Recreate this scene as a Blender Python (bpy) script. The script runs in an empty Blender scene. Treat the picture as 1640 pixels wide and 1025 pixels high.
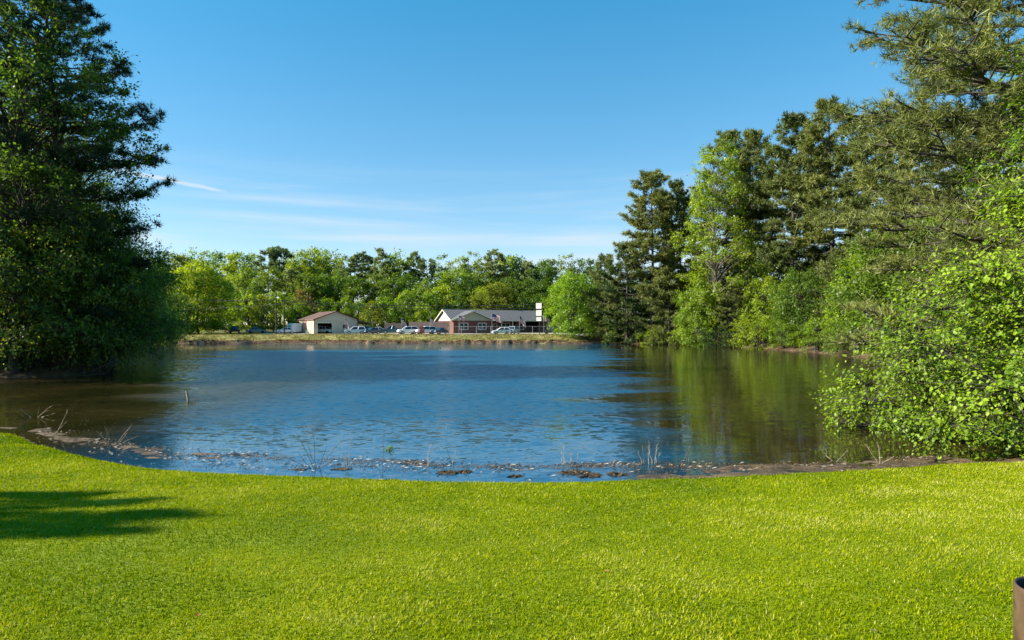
import bpy, math, random
import numpy as np
from mathutils import Vector, Matrix

R = math.radians
rng = np.random.default_rng(7)
random.seed(7)
scene = bpy.context.scene
col = scene.collection

# ------------------------------------------------------------------ camera
H, FPX, HOR = 3.55, 1000.0, 523.0            # eye height over the water, focal length in photo pixels, horizon row
cam_d = bpy.data.cameras.new('camera')
cam = bpy.data.objects.new('camera', cam_d)
col.objects.link(cam)
cam.location = (0, 0, H)
cam.rotation_euler = (R(90), 0, 0)
cam_d.sensor_width = 36.0
cam_d.lens = 36.0 * FPX / 1640.0
cam_d.shift_y = (HOR - 512.5) / 1640.0
cam_d.clip_start = 0.1
cam_d.clip_end = 3000
scene.camera = cam

# ------------------------------------------------------------------ light
SUN_EL, SUN_AZ = R(31), R(263)               # azimuth clockwise from +Y
sun_vec = Vector((math.sin(SUN_AZ) * math.cos(SUN_EL), math.cos(SUN_AZ) * math.cos(SUN_EL), math.sin(SUN_EL)))
sun_d = bpy.data.lights.new('sun', 'SUN')
sun_d.energy = 5.0
sun_d.angle = R(0.5)
sun_d.color = (1.0, 0.93, 0.80)
sun = bpy.data.objects.new('sun', sun_d)
col.objects.link(sun)
sun.rotation_euler = sun_vec.to_track_quat('Z', 'Y').to_euler()
sun.location = (-60, -10, 60)

scene.view_settings.view_transform = 'Standard'
scene.view_settings.look = 'None'
scene.view_settings.exposure = 1.34
scene.view_settings.gamma = 1.0
scene.view_settings.use_curve_mapping = False
scene.cycles.max_bounces = 7
scene.cycles.diffuse_bounces = 3
scene.cycles.glossy_bounces = 3
scene.cycles.transmission_bounces = 5
scene.cycles.transparent_max_bounces = 6
scene.cycles.caustics_reflective = False
scene.cycles.caustics_refractive = False
scene.cycles.sample_clamp_indirect = 4.0

world = bpy.data.worlds.new('World')
scene.world = world
world.use_nodes = True
wt = world.node_tree
wt.nodes.clear()


def wn(kind, **kw):
    n = wt.nodes.new(kind)
    for k, v in kw.items():
        setattr(n, k, v)
    return n


def wl(a, b):
    wt.links.new(a, b)


def wmath(op, a, b=None, clamp=False):
    n = wn('ShaderNodeMath', operation=op, use_clamp=clamp)
    for i, s in enumerate((a, b)):
        if s is None:
            continue
        if isinstance(s, (int, float)):
            n.inputs[i].default_value = s
        else:
            wl(s, n.inputs[i])
    return n.outputs[0]


def wramp(val, a, b):
    n = wn('ShaderNodeMapRange', interpolation_type='SMOOTHSTEP')
    wl(val, n.inputs[0])
    n.inputs[1].default_value = a
    n.inputs[2].default_value = b
    return n.outputs[0]


sky = wn('ShaderNodeTexSky', sky_type='NISHITA')
sky.sun_disc = False
sky.sun_elevation = SUN_EL
sky.sun_rotation = SUN_AZ
sky.altitude = 0
sky.air_density = 1.0
sky.dust_density = 0.0
sky.ozone_density = 3.0
hsv = wn('ShaderNodeHueSaturation')
hsv.inputs['Saturation'].default_value = 1.40
wl(sky.outputs[0], hsv.inputs['Color'])
gam = wn('ShaderNodeGamma')
gam.inputs['Gamma'].default_value = 0.65
wl(hsv.outputs[0], gam.inputs['Color'])
tc = wn('ShaderNodeTexCoord')
sep = wn('ShaderNodeSeparateXYZ')
wl(tc.outputs['Generated'], sep.inputs[0])
# thin cirrus: noise stretched along the horizon, only in a band of low sky
mp = wn('ShaderNodeMapping')
mp.inputs['Scale'].default_value = (1.3, 1.3, 19.0)
mp.inputs['Rotation'].default_value = (0, R(2.5), 0)
mp.inputs['Location'].default_value = (3.3, 0.0, 0.35)
wl(tc.outputs['Generated'], mp.inputs[0])
nz = wn('ShaderNodeTexNoise')
nz.inputs['Scale'].default_value = 1.5
nz.inputs['Detail'].default_value = 6
nz.inputs['Roughness'].default_value = 0.5
nz.inputs['Distortion'].default_value = 0.35
wl(mp.outputs[0], nz.inputs['Vector'])
streak = wramp(nz.outputs['Fac'], 0.40, 0.76)
band = wmath('MULTIPLY', wramp(sep.outputs['Z'], 0.03, 0.11), wramp(sep.outputs['Z'], 0.26, 0.17))
cirrus = wmath('MULTIPLY', wmath('MULTIPLY', streak, band), 0.78)
# a contrail: a short thin line on the sky sphere
d1 = Vector(((225 - 820) / FPX, 1, (HOR - 279) / FPX)).normalized()
d2 = Vector(((372 - 820) / FPX, 1, (HOR - 309) / FPX)).normalized()
cn = d1.cross(d2).normalized()
along = cn.cross(d1).normalized()
dn = wn('ShaderNodeVectorMath', operation='DOT_PRODUCT')
wl(tc.outputs['Generated'], dn.inputs[0])
dn.inputs[1].default_value = cn
da = wn('ShaderNodeVectorMath', operation='DOT_PRODUCT')
wl(tc.outputs['Generated'], da.inputs[0])
da.inputs[1].default_value = along
La = along.dot(d2)
n2 = wn('ShaderNodeTexNoise')
n2.inputs['Scale'].default_value = 40
n2.inputs['Detail'].default_value = 3
wl(tc.outputs['Generated'], n2.inputs['Vector'])
wob = wmath('ADD', dn.outputs['Value'], wmath('MULTIPLY', wmath('SUBTRACT', n2.outputs['Fac'], 0.5), 0.006))
thin = wramp(wmath('ABSOLUTE', wob), 0.0042, 0.0004)
ext = wmath('MULTIPLY', wramp(da.outputs['Value'], -0.08, 0.02), wramp(da.outputs['Value'], La, La * 0.75))
fwd = wramp(sep.outputs['Y'], 0.2, 0.3)
trail = wmath('MULTIPLY', wmath('MULTIPLY', thin, ext), wmath('MULTIPLY', fwd, 0.6))
cover = wmath('ADD', cirrus, trail, clamp=True)
mixc = wn('ShaderNodeMix', data_type='RGBA')
wl(cover, mixc.inputs['Factor'])
wl(gam.outputs[0], mixc.inputs['A'])
mixc.inputs['B'].default_value = (2.35, 2.65, 2.85, 1)
bg = wn('ShaderNodeBackground')
bg.inputs['Strength'].default_value = 0.132
wl(mixc.outputs['Result'], bg.inputs['Color'])
wo = wn('ShaderNodeOutputWorld')
wl(bg.outputs[0], wo.inputs['Surface'])


# ------------------------------------------------------------------ material helpers
def new_mat(name):
    m = bpy.data.materials.new(name)
    m.use_nodes = True
    t = m.node_tree
    t.nodes.clear()
    out = t.nodes.new('ShaderNodeOutputMaterial')
    return m, t, out


def N(t, kind, ins=None, **kw):
    n = t.nodes.new(kind)
    for k, v in kw.items():
        setattr(n, k, v)
    for k, v in (ins or {}).items():
        if hasattr(v, 'is_linked') or isinstance(v, bpy.types.NodeSocket):
            t.links.new(v, n.inputs[k])
        else:
            n.inputs[k].default_value = v
    return n


def c4(c):
    return (c[0], c[1], c[2], 1.0)


def ramp(t, fac, stops):
    n = t.nodes.new('ShaderNodeValToRGB')
    t.links.new(fac, n.inputs[0])
    e = n.color_ramp.elements
    while len(e) < len(stops):
        e.new(0.5)
    for i, (p, c) in enumerate(stops):
        e[i].position = p
        e[i].color = c4(c) if len(c) == 3 else c
    return n.outputs[0]


def simple(name, color, rough=0.6, metallic=0.0, var=0.12, scale=3.0, bump=0.0, spec=0.4):
    """a plain paint / metal / wood surface with slight procedural wear"""
    m, t, out = new_mat(name)
    g = N(t, 'ShaderNodeTexCoord')
    nt = N(t, 'ShaderNodeTexNoise', {'Vector': g.outputs['Object'], 'Scale': scale, 'Detail': 4})
    cr = ramp(t, nt.outputs['Fac'], [(0.3, [max(0, c * (1 - var)) for c in color]), (0.7, [min(1, c * (1 + var)) for c in color])])
    b = N(t, 'ShaderNodeBsdfPrincipled', {'Base Color': cr, 'Roughness': rough, 'Metallic': metallic, 'Specular IOR Level': spec})
    if bump:
        bm = N(t, 'ShaderNodeBump', {'Height': nt.outputs['Fac'], 'Strength': bump, 'Distance': 0.05})
        t.links.new(bm.outputs[0], b.inputs['Normal'])
    t.links.new(b.outputs[0], out.inputs[0])
    return m


def leaf_mat(name, dark, light, trans=0.45, gloss=0.02, tcol=None, objvar=0.25):
    """foliage: diffuse + light passing through + a little sheen; 'tint' is a natural per-leaf colour"""
    m, t, out = new_mat(name)
    a = N(t, 'ShaderNodeAttribute', attribute_name='tint')
    oi = N(t, 'ShaderNodeObjectInfo')
    cr = ramp(t, a.outputs['Fac'], dark if light is None else [(0.0, dark), (1.0, light)])
    v = N(t, 'ShaderNodeMapRange', {0: oi.outputs['Random'], 3: 1 - objvar, 4: 1 + objvar})
    h = N(t, 'ShaderNodeHueSaturation', {'Color': cr, 'Value': v.outputs[0]})
    hm = N(t, 'ShaderNodeMapRange', {0: oi.outputs['Random'], 3: 0.5 + 0.025, 4: 0.5 - 0.02})
    t.links.new(hm.outputs[0], h.inputs['Hue'])
    d = N(t, 'ShaderNodeBsdfDiffuse', {'Color': h.outputs[0]})
    tcx = N(t, 'ShaderNodeMix', {'Factor': 1.0, 'A': h.outputs[0], 'B': c4(tcol or (1.6, 1.5, 0.6))}, data_type='RGBA', blend_type='MULTIPLY')
    tr = N(t, 'ShaderNodeBsdfTranslucent', {'Color': tcx.outputs['Result']})
    m1 = N(t, 'ShaderNodeMixShader', {0: trans, 1: d.outputs[0], 2: tr.outputs[0]})
    gl = N(t, 'ShaderNodeBsdfGlossy', {'Color': (1, 1, 1, 1), 'Roughness': 0.45})
    m2 = N(t, 'ShaderNodeMixShader', {0: gloss, 1: m1.outputs[0], 2: gl.outputs[0]})
    t.links.new(m2.outputs[0], out.inputs[0])
    return m


M = {}
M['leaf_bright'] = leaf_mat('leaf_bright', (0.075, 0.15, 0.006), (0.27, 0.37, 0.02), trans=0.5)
M['leaf_near'] = leaf_mat('leaf_near', (0.065, 0.14, 0.008), (0.28, 0.40, 0.024), trans=0.42, gloss=0.015)
M['leaf_mid'] = leaf_mat('leaf_mid', (0.042, 0.09, 0.008), (0.15, 0.23, 0.02), trans=0.45)
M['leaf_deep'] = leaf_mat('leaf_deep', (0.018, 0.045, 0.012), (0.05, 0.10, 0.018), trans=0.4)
M['leaf_yellow'] = leaf_mat('leaf_yellow', (0.09, 0.12, 0.010), (0.25, 0.28, 0.025), trans=0.5)
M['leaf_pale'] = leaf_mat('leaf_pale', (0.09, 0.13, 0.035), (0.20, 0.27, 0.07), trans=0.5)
M['leaf_rust'] = leaf_mat('leaf_rust', (0.12, 0.09, 0.03), (0.22, 0.17, 0.05), trans=0.4)
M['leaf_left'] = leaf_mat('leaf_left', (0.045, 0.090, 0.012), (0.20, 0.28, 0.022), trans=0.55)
M['leaf_shade'] = leaf_mat('leaf_shade', (0.020, 0.045, 0.006), (0.085, 0.13, 0.012), trans=0.55)
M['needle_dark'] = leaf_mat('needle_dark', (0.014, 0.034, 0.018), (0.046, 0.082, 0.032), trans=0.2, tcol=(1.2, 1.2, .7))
M['needle_green'] = leaf_mat('needle_green', (0.055, 0.082, 0.018), (0.20, 0.225, 0.052), trans=0.25, tcol=(1.2, 1.2, .7))
M['needle_olive'] = leaf_mat('needle_olive', (0.055, 0.090, 0.020), (0.195, 0.225, 0.052), trans=0.25, tcol=(1.2, 1.1, .6))
M['grass'] = leaf_mat('grass', [(0.0, (0.036, 0.098, 0.0004)), (0.40, (0.165, 0.234, 0.0005)), (0.70, (0.30, 0.34, 0.004)), (1.0, (0.46, 0.46, 0.13))], None, trans=0.35, gloss=0.0, tcol=(1.3, 1.3, .4), objvar=0)
M['dry_grass'] = leaf_mat('dry_grass', (0.075, 0.095, 0.018), (0.30, 0.27, 0.085), trans=0.3, gloss=0.02, tcol=(1.2, 1.1, .7), objvar=0)
M['litter'] = leaf_mat('litter', (0.07, 0.04, 0.02), (0.25, 0.165, 0.085), trans=0.1, gloss=0.04, objvar=0)
M['leaf_fresh'] = leaf_mat('leaf_fresh', (0.075, 0.14, 0.014), (0.24, 0.34, 0.04), trans=0.5)
M['leaf_sunny'] = leaf_mat('leaf_sunny', (0.12, 0.20, 0.008), (0.30, 0.40, 0.02), trans=0.5, objvar=0.05)
M['needle_haze'] = leaf_mat('needle_haze', (0.11, 0.15, 0.055), (0.27, 0.32, 0.12), trans=0.45, tcol=(1.2, 1.2, .7))  # paler than the nearer pines: distance haze put into the needle colour
M['leaf_fall'] = leaf_mat('leaf_fall', (0.28, 0.09, 0.04), (0.5, 0.22, 0.10), trans=0.2, objvar=0)
M['bark'] = simple('bark', (0.056, 0.047, 0.038), 0.9, var=0.5, scale=9, bump=0.6)
M['bark_pale'] = simple('bark_pale', (0.19, 0.165, 0.135), 0.9, var=0.4, scale=8, bump=0.5)
M['dead_wood'] = simple('dead_wood', (0.33, 0.26, 0.17), 0.9, var=0.4, scale=12)
M['dark_twig'] = simple('dark_twig', (0.11, 0.085, 0.06), 0.9, var=0.4, scale=12)


def ground_mat(name, stops, scale, detail=8, bump=0.4, dist=0.05, rough=0.9, big=None, spec=0.2):
    m, t, out = new_mat(name)
    g = N(t, 'ShaderNodeNewGeometry')
    nt = N(t, 'ShaderNodeTexNoise', {'Vector': g.outputs['Position'], 'Scale': scale, 'Detail': detail, 'Roughness': 0.65})
    fac = nt.outputs['Fac']
    if big:
        nb = N(t, 'ShaderNodeTexNoise', {'Vector': g.outputs['Position'], 'Scale': big, 'Detail': 3})
        fac = N(t, 'ShaderNodeMath', {0: fac, 1: nb.outputs['Fac']}, operation='ADD').outputs[0]
        fac = N(t, 'ShaderNodeMath', {0: fac, 1: 0.5}, operation='MULTIPLY').outputs[0]
    cr = ramp(t, fac, stops)
    b = N(t, 'ShaderNodeBsdfPrincipled', {'Base Color': cr, 'Roughness': rough, 'Specular IOR Level': spec})
    bm = N(t, 'ShaderNodeBump', {'Height': nt.outputs['Fac'], 'Strength': bump, 'Distance': dist})
    t.links.new(bm.outputs[0], b.inputs['Normal'])
    t.links.new(b.outputs[0], out.inputs[0])
    return m, t, b, cr, g


M['lawn_soil'] = ground_mat('lawn_soil', [(0.3, (0.06, 0.10, 0.0006)), (0.55, (0.16, 0.205, 0.001)), (0.72, (0.23, 0.25, 0.004))], 14, big=0.45)[0]
M['floor'] = ground_mat('forest_floor', [(0.3, (0.05, 0.06, 0.015)), (0.5, (0.11, 0.12, 0.03)), (0.7, (0.20, 0.16, 0.07))], 1.2, big=0.08)[0]
M['wood_soil'] = ground_mat('wood_soil', [(0.32, (0.035, 0.028, 0.015)), (0.5, (0.085, 0.058, 0.032)), (0.68, (0.17, 0.105, 0.06))], 2.2, big=0.3)[0]
M['gravel'] = ground_mat('gravel', [(0.3, (0.36, 0.31, 0.25)), (0.6, (0.5, 0.45, 0.38)), (0.75, (0.58, 0.53, 0.46))], 6, big=0.3)[0]
M['mud'] = ground_mat('mud', [(0.34, (0.035, 0.024, 0.014)), (0.48, (0.075, 0.05, 0.028)), (0.62, (0.20, 0.135, 0.075))], 5, big=1.0, rough=0.55, spec=0.4, bump=0.7)[0]
M['clump'] = ground_mat('wet_clump', [(0.35, (0.02, 0.014, 0.008)), (0.5, (0.06, 0.04, 0.02)), (0.65, (0.13, 0.09, 0.045))], 14, rough=0.6, bump=0.9)[0]
m_, t_, b_, cr_, g_ = ground_mat('bank_soil', [(0.32, (0.11, 0.115, 0.025)), (0.5, (0.23, 0.21, 0.065)), (0.68, (0.34, 0.29, 0.11))], 1.6, big=0.25)
sx_ = N(t_, 'ShaderNodeSeparateXYZ', {0: g_.outputs['True Normal']})
st_ = N(t_, 'ShaderNodeMapRange', {0: sx_.outputs['Z'], 1: 0.86, 2: 0.72})
soil_ = ramp(t_, N(t_, 'ShaderNodeTexNoise', {'Vector': g_.outputs['Position'], 'Scale': 3.0, 'Detail': 5}).outputs['Fac'],
             [(0.35, (0.03, 0.02, 0.012)), (0.55, (0.11, 0.065, 0.035)), (0.7, (0.22, 0.13, 0.07))])
mx_ = N(t_, 'ShaderNodeMix', {'Factor': st_.outputs[0], 'A': cr_, 'B': soil_}, data_type='RGBA')
t_.links.new(mx_.outputs['Result'], b_.inputs['Base Color'])
M['bank'] = m_


# ------------------------------------------------------------------ mesh helpers
def link(o):
    col.objects.link(o)
    return o


def tag(o, label=None, cat=None, group=None, kind=None):
    if label:
        o['label'] = label
    if cat:
        o['category'] = cat
    if group:
        o['group'] = group
    if kind:
        o['kind'] = kind
    return o


def empty(name, loc=(0, 0, 0), rz=0.0):
    o = bpy.data.objects.new(name, None)
    link(o)
    o.location = loc
    o.rotation_euler = (0, 0, rz)
    o.empty_display_size = 0.3
    return o


def np_mesh(name, V, faces, mat=None, tint=None, smooth=False):
    """faces: list of int arrays of shape (m,3) or (m,4)"""
    V = np.asarray(V, dtype=np.float32).reshape(-1, 3)
    faces = [np.asarray(f, dtype=np.int32) for f in (faces if isinstance(faces, (list, tuple)) else [faces]) if len(f)]
    me = bpy.data.meshes.new(name)
    me.vertices.add(len(V))
    me.vertices.foreach_set('co', V.ravel())
    loops = np.concatenate([f.ravel() for f in faces])
    cnt = np.concatenate([np.full(len(f), f.shape[1], np.int32) for f in faces])
    start = np.concatenate([[0], np.cumsum(cnt)[:-1]]).astype(np.int32)
    me.loops.add(len(loops))
    me.loops.foreach_set('vertex_index', loops)
    me.polygons.add(len(cnt))
    me.polygons.foreach_set('loop_start', start)
    me.polygons.foreach_set('loop_total', cnt)
    if smooth:
        me.polygons.foreach_set('use_smooth', np.ones(len(cnt), bool))
    me.update(calc_edges=True)
    if tint is not None:
        at = me.attributes.new('tint', 'FLOAT', 'POINT')
        at.data.foreach_set('value', np.asarray(tint, np.float32).ravel())
    if mat:
        me.materials.append(M[mat] if isinstance(mat, str) else mat)
    return me


def mesh_obj(name, me, parent=None):
    o = bpy.data.objects.new(name, me)
    link(o)
    if parent:
        o.parent = parent
    return o


class MB:
    """collects boxes, prisms, tubes and polygons; build() links them as one mesh object"""

    def __init__(s):
        s.v, s.f = [], []

    def poly(s, pts, faces):
        k = len(s.v)
        s.v += [tuple(p) for p in pts]
        s.f += [tuple(i + k for i in f) for f in faces]
        return s

    def box(s, x0, x1, y0, y1, z0, z1):
        p = [(x0, y0, z0), (x1, y0, z0), (x1, y1, z0), (x0, y1, z0), (x0, y0, z1), (x1, y0, z1), (x1, y1, z1), (x0, y1, z1)]
        return s.poly(p, [(0, 3, 2, 1), (4, 5, 6, 7), (0, 1, 5, 4), (1, 2, 6, 5), (2, 3, 7, 6), (3, 0, 4, 7)])

    def frustum(s, a, z0, b, z1):
        """a, b = (x0,x1,y0,y1) at the bottom and the top"""
        p = [(a[0], a[2], z0), (a[1], a[2], z0), (a[1], a[3], z0), (a[0], a[3], z0), (b[0], b[2], z1), (b[1], b[2], z1), (b[1], b[3], z1), (b[0], b[3], z1)]
        return s.poly(p, [(0, 3, 2, 1), (4, 5, 6, 7), (0, 1, 5, 4), (1, 2, 6, 5), (2, 3, 7, 6), (3, 0, 4, 7)])

    def prism(s, prof, y0, y1):
        """a polygon in x,z pushed from y0 to y1"""
        n = len(prof)
        p = [(x, y0, z) for x, z in prof] + [(x, y1, z) for x, z in prof]
        f = [tuple(range(n)), tuple(range(2 * n - 1, n - 1, -1))] + [(i, i + n, (i + 1) % n + n, (i + 1) % n) for i in range(n)]
        return s.poly(p, f)

    def prism_x(s, prof, x0, x1):
        n = len(prof)
        p = [(x0, y, z) for y, z in prof] + [(x1, y, z) for y, z in prof]
        f = [tuple(range(n)), tuple(range(2 * n - 1, n - 1, -1))] + [(i, i + n, (i + 1) % n + n, (i + 1) % n) for i in range(n)]
        return s.poly(p, f)

    def slab(s, q, th):
        """a quad or polygon q thickened by th along its normal (downwards for a roof given counter-clockwise from above)"""
        q = [Vector(p) for p in q]
        nn = (q[1] - q[0]).cross(q[2] - q[0]).normalized()
        n = len(q)
        p = q + [v - nn * th for v in q]
        f = [tuple(range(n)), tuple(range(2 * n - 1, n - 1, -1))] + [(i, i + n, (i + 1) % n + n, (i + 1) % n) for i in range(n)]
        return s.poly(p, f)

    def tube(s, pts, rad, n=8):
        V, F = tube_np(np.array(pts, float), np.array(rad if hasattr(rad, '__len__') else [rad] * len(pts), float), n)
        return s.poly(V.tolist(), [tuple(f) for f in F.tolist()] + [tuple(range(n - 1, -1, -1)), tuple(range(len(V) - n, len(V)))])

    def cyl_y(s, cx, cz, r, y0, y1, n=14):
        p = [(cx + r * math.cos(2 * math.pi * i / n), y0, cz + r * math.sin(2 * math.pi * i / n)) for i in range(n)]
        p += [(x, y1, z) for x, y, z in p]
        f = [tuple(range(n)), tuple(range(2 * n - 1, n - 1, -1))] + [(i, i + n, (i + 1) % n + n, (i + 1) % n) for i in range(n)]
        return s.poly(p, f)

    def build(s, name, mat, parent=None, smooth=False, loc=None):
        me = bpy.data.meshes.new(name)
        me.from_pydata([tuple(map(float, p)) for p in s.v], [], s.f)
        me.update()
        if smooth:
            me.polygons.foreach_set('use_smooth', [True] * len(me.polygons))
        me.materials.append(M[mat] if isinstance(mat, str) else mat)
        o = mesh_obj(name, me, parent)
        if loc:
            o.location = loc
        return o


def tube_np(P, rad, n=6):
    d = np.gradient(P, axis=0)
    d /= np.linalg.norm(d, axis=1, keepdims=True) + 1e-9
    ref = np.where(np.abs(d[:, 2:3]) > 0.9, np.array([[1.0, 0, 0]]), np.array([[0, 0, 1.0]]))
    a = np.cross(d, ref)
    a /= np.linalg.norm(a, axis=1, keepdims=True) + 1e-9
    b = np.cross(d, a)
    th = np.linspace(0, 2 * np.pi, n, endpoint=False)
    V = P[:, None, :] + rad[:, None, None] * (np.cos(th)[None, :, None] * a[:, None, :] + np.sin(th)[None, :, None] * b[:, None, :])
    k = len(P)
    i, j = np.meshgrid(np.arange(k - 1), np.arange(n), indexing='ij')
    F = np.stack([i * n + j, i * n + (j + 1) % n, (i + 1) * n + (j + 1) % n, (i + 1) * n + j], -1).reshape(-1, 4)
    return V.reshape(-1, 3), F


class Tubes:
    def __init__(s):
        s.V, s.F, s.k = [], [], 0

    def add(s, P, rad, n=6):
        V, F = tube_np(np.asarray(P, float), np.asarray(rad, float), n)
        s.V.append(V)
        s.F.append(F + s.k)
        s.k += len(V)

    def mesh(s, name, mat):
        return np_mesh(name, np.concatenate(s.V), [np.concatenate(s.F)], mat, smooth=True)


def vnoise(x, y, seed=0):
    """smooth value noise, about -1..1"""
    x = np.asarray(x, float)
    y = np.asarray(y, float)
    xi, yi = np.floor(x).astype(np.int64), np.floor(y).astype(np.int64)
    xf, yf = x - xi, y - yi
    xf, yf = xf * xf * (3 - 2 * xf), yf * yf * (3 - 2 * yf)

    def h(a, b):
        n = (a * 374761393 + b * 668265263 + seed * 974711) & 0x7fffffff
        n = ((n ^ (n >> 13)) * 1274126177) & 0x7fffffff
        return ((n ^ (n >> 16)) & 0xffff) / 32767.5 - 1
    return (h(xi, yi) * (1 - xf) + h(xi + 1, yi) * xf) * (1 - yf) + (h(xi, yi + 1) * (1 - xf) + h(xi + 1, yi + 1) * xf) * yf


def ss(a, b, x):
    t = np.clip((np.asarray(x, float) - a) / (b - a), 0, 1)
    return t * t * (3 - 2 * t)


def gpt(u, v, z=0.0):
    """where the ray through photo pixel (u, v) meets the height z"""
    Y = (H - z) * FPX / (v - HOR)
    return ((u - 820) / FPX * Y, Y)


# ------------------------------------------------------------------ the ground and the pond
shore = [gpt(u, v, 0.10) for u, v in ((0, 690), (60, 708), (150, 730), (250, 748), (400, 757), (520, 761), (640, 766), (760, 769),
                                      (900, 769), (1000, 766), (1100, 763), (1200, 758), (1330, 753), (1440, 746), (1540, 739), (1640, 736))]
n_near = len(shore)
shore += [(17.0, 18.5), (21, 26), (27, 36), (33, 48), (38, 60), (40.5, 74), (41.5, 88), (40, 99), (37.5, 111), (33, 121), (23, 130), (12, 131.5),
          (0, 131), (-14, 131.5), (-30, 131), (-46, 131.5), (-62, 131), (-76, 131), (-82, 126), (-80, 118), (-68, 104), (-54, 84), (-42, 66), (-34.5, 54),
          (-30.5, 47.5), (-32, 44.5), (-37, 43), (-44, 39), (-46, 31), (-36, 25), (-24, 22.5)]
S = np.array(shore)
n0 = len(S)
sp = []
for i in range(n0):                                     # Catmull-Rom through the shore points
    p0, p1, p2, p3 = S[i - 1], S[i], S[(i + 1) % n0], S[(i + 2) % n0]
    for t in (0, 1 / 3, 2 / 3):
        sp.append(0.5 * ((2 * p1) + (-p0 + p2) * t + (2 * p0 - 5 * p1 + 4 * p2 - p3) * t * t + (-p0 + 3 * p1 - 3 * p2 + p3) * t ** 3))
S = np.array(sp)


def sdist(X, Y):
    """signed distance to the shoreline, positive on land"""
    shp = np.shape(X)
    x, y = np.ravel(X).astype(float), np.ravel(Y).astype(float)
    best = np.full(x.shape, 1e9)
    inside = np.zeros(x.shape, bool)
    for i in range(len(S)):
        a, b = S[i], S[(i + 1) % len(S)]
        e = b - a
        t = np.clip(((x - a[0]) * e[0] + (y - a[1]) * e[1]) / (e @ e), 0, 1)
        best = np.minimum(best, (x - a[0] - t * e[0]) ** 2 + (y - a[1] - t * e[1]) ** 2)
        c = ((a[1] > y) != (b[1] > y))
        if c.any():
            xs = a[0] + (y - a[1]) / (e[1] if abs(e[1]) > 1e-9 else 1e-9) * e[0]
            inside ^= c & (x < xs)
    d = np.sqrt(best)
    return np.where(inside, -d, d).reshape(shp)


bar_line = np.array([gpt(u, v) for u, v in ((60, 690), (150, 708), (240, 722), (330, 729), (400, 731), (470, 737), (540, 739), (620, 739), (690, 743), (760, 746),
                                            (860, 749), (930, 746), (1000, 744), (1060, 746), (1150, 749), (1250, 748), (1350, 745), (1440, 738), (1520, 735))])


def bar_dist(x, y):
    best = np.full(np.shape(x), 1e9)
    for a, b in zip(bar_line[:-1], bar_line[1:]):
        e = b - a
        t = np.clip(((x - a[0]) * e[0] + (y - a[1]) * e[1]) / (e @ e), 0, 1)
        best = np.minimum(best, (x - a[0] - t * e[0]) ** 2 + (y - a[1] - t * e[1]) ** 2)
    return np.sqrt(best)


def terrain(X, Y, d=None):
    X, Y = np.asarray(X, float), np.asarray(Y, float)
    if d is None:
        d = sdist(X, Y)
    near = ss(36, 24, Y)
    far = ss(122, 129, Y) * ss(20, 10, X)
    side = np.clip(1 - near - far, 0, 1)
    dd = d + far * 0.35 * vnoise(X * 0.9, Y * 0.9, 3) * ss(3, 0.5, np.abs(d)) + side * 0.5 * vnoise(X * 0.6, Y * 0.6, 4) * ss(3, 0.5, np.abs(d))
    p = np.maximum(dd, 0)
    zn = 0.03 + 0.10 * ss(0, 0.5, p) + 0.078 * np.maximum(p - 0.2, 0) - 0.0006 * np.minimum(p, 40) ** 2
    zn = zn + 0.035 * vnoise(X * 0.35, Y * 0.35, 1) * ss(0.5, 4, p)
    zf = 0.02 + 0.72 * ss(0, 0.42, p) + 0.98 * ss(0.2, 5.5, p) + 0.02 * np.clip(p - 5, 0, 120) + 0.10 * vnoise(X * 0.5, Y * 0.5, 5) * ss(0.3, 2, p) * ss(9, 5, p)
    zs = 0.02 + 0.45 * ss(0, 1.2, p) + 0.9 * ss(1, 12, p) + 0.012 * np.clip(p, 0, 200) + 0.12 * vnoise(X * 0.4, Y * 0.4, 6) * ss(0.5, 3, p)
    land = near * zn + far * zf + side * zs
    q = np.maximum(-dd, 0)
    bed = -(near * np.minimum(1.2, 0.035 + 0.03 * q + 0.004 * q ** 2) + (1 - near) * np.minimum(1.2, 0.02 + 0.35 * q))
    bd = bar_dist(X, Y)
    nb = vnoise(X * 1.6, Y * 3.2, 11) + 0.6 * vnoise(X * 4.5, Y * 8, 12)
    bed = bed + near * (ss(0.6, 0.0, bd) * (0.066 - 0.030 * ss(-4, -8, X) + 0.038 * nb))
    left = ss(-4, -9, X) * ss(0.3, 1.0, q) * ss(4.5, 1.5, q) * near      # shallow littered flats on the left
    bed = bed + left * (0.040 + 0.055 * nb)
    rgt = ss(2.0, 3.5, X) * ss(1.6, 0.2, q) * near                          # mud strip on the right
    bed = bed + rgt * (0.06 + 0.045 * nb)
    cl = ss(0.55, 0.85, vnoise(X * 0.8 + 9, Y * 1.5, 14)) * ss(1.3, 0.2, q) * near * ss(-3, -1, X)
    bed = bed + cl * 0.07
    return np.where(dd > 0, land, np.minimum(bed, 0.03))


def axis(*segs):
    out = []
    for a, b, st in segs:
        out.append(np.linspace(a, b, max(2, int(round((b - a) / st)) + 1))[:-1])
    return np.concatenate(out + [[segs[-1][1]]])


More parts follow.
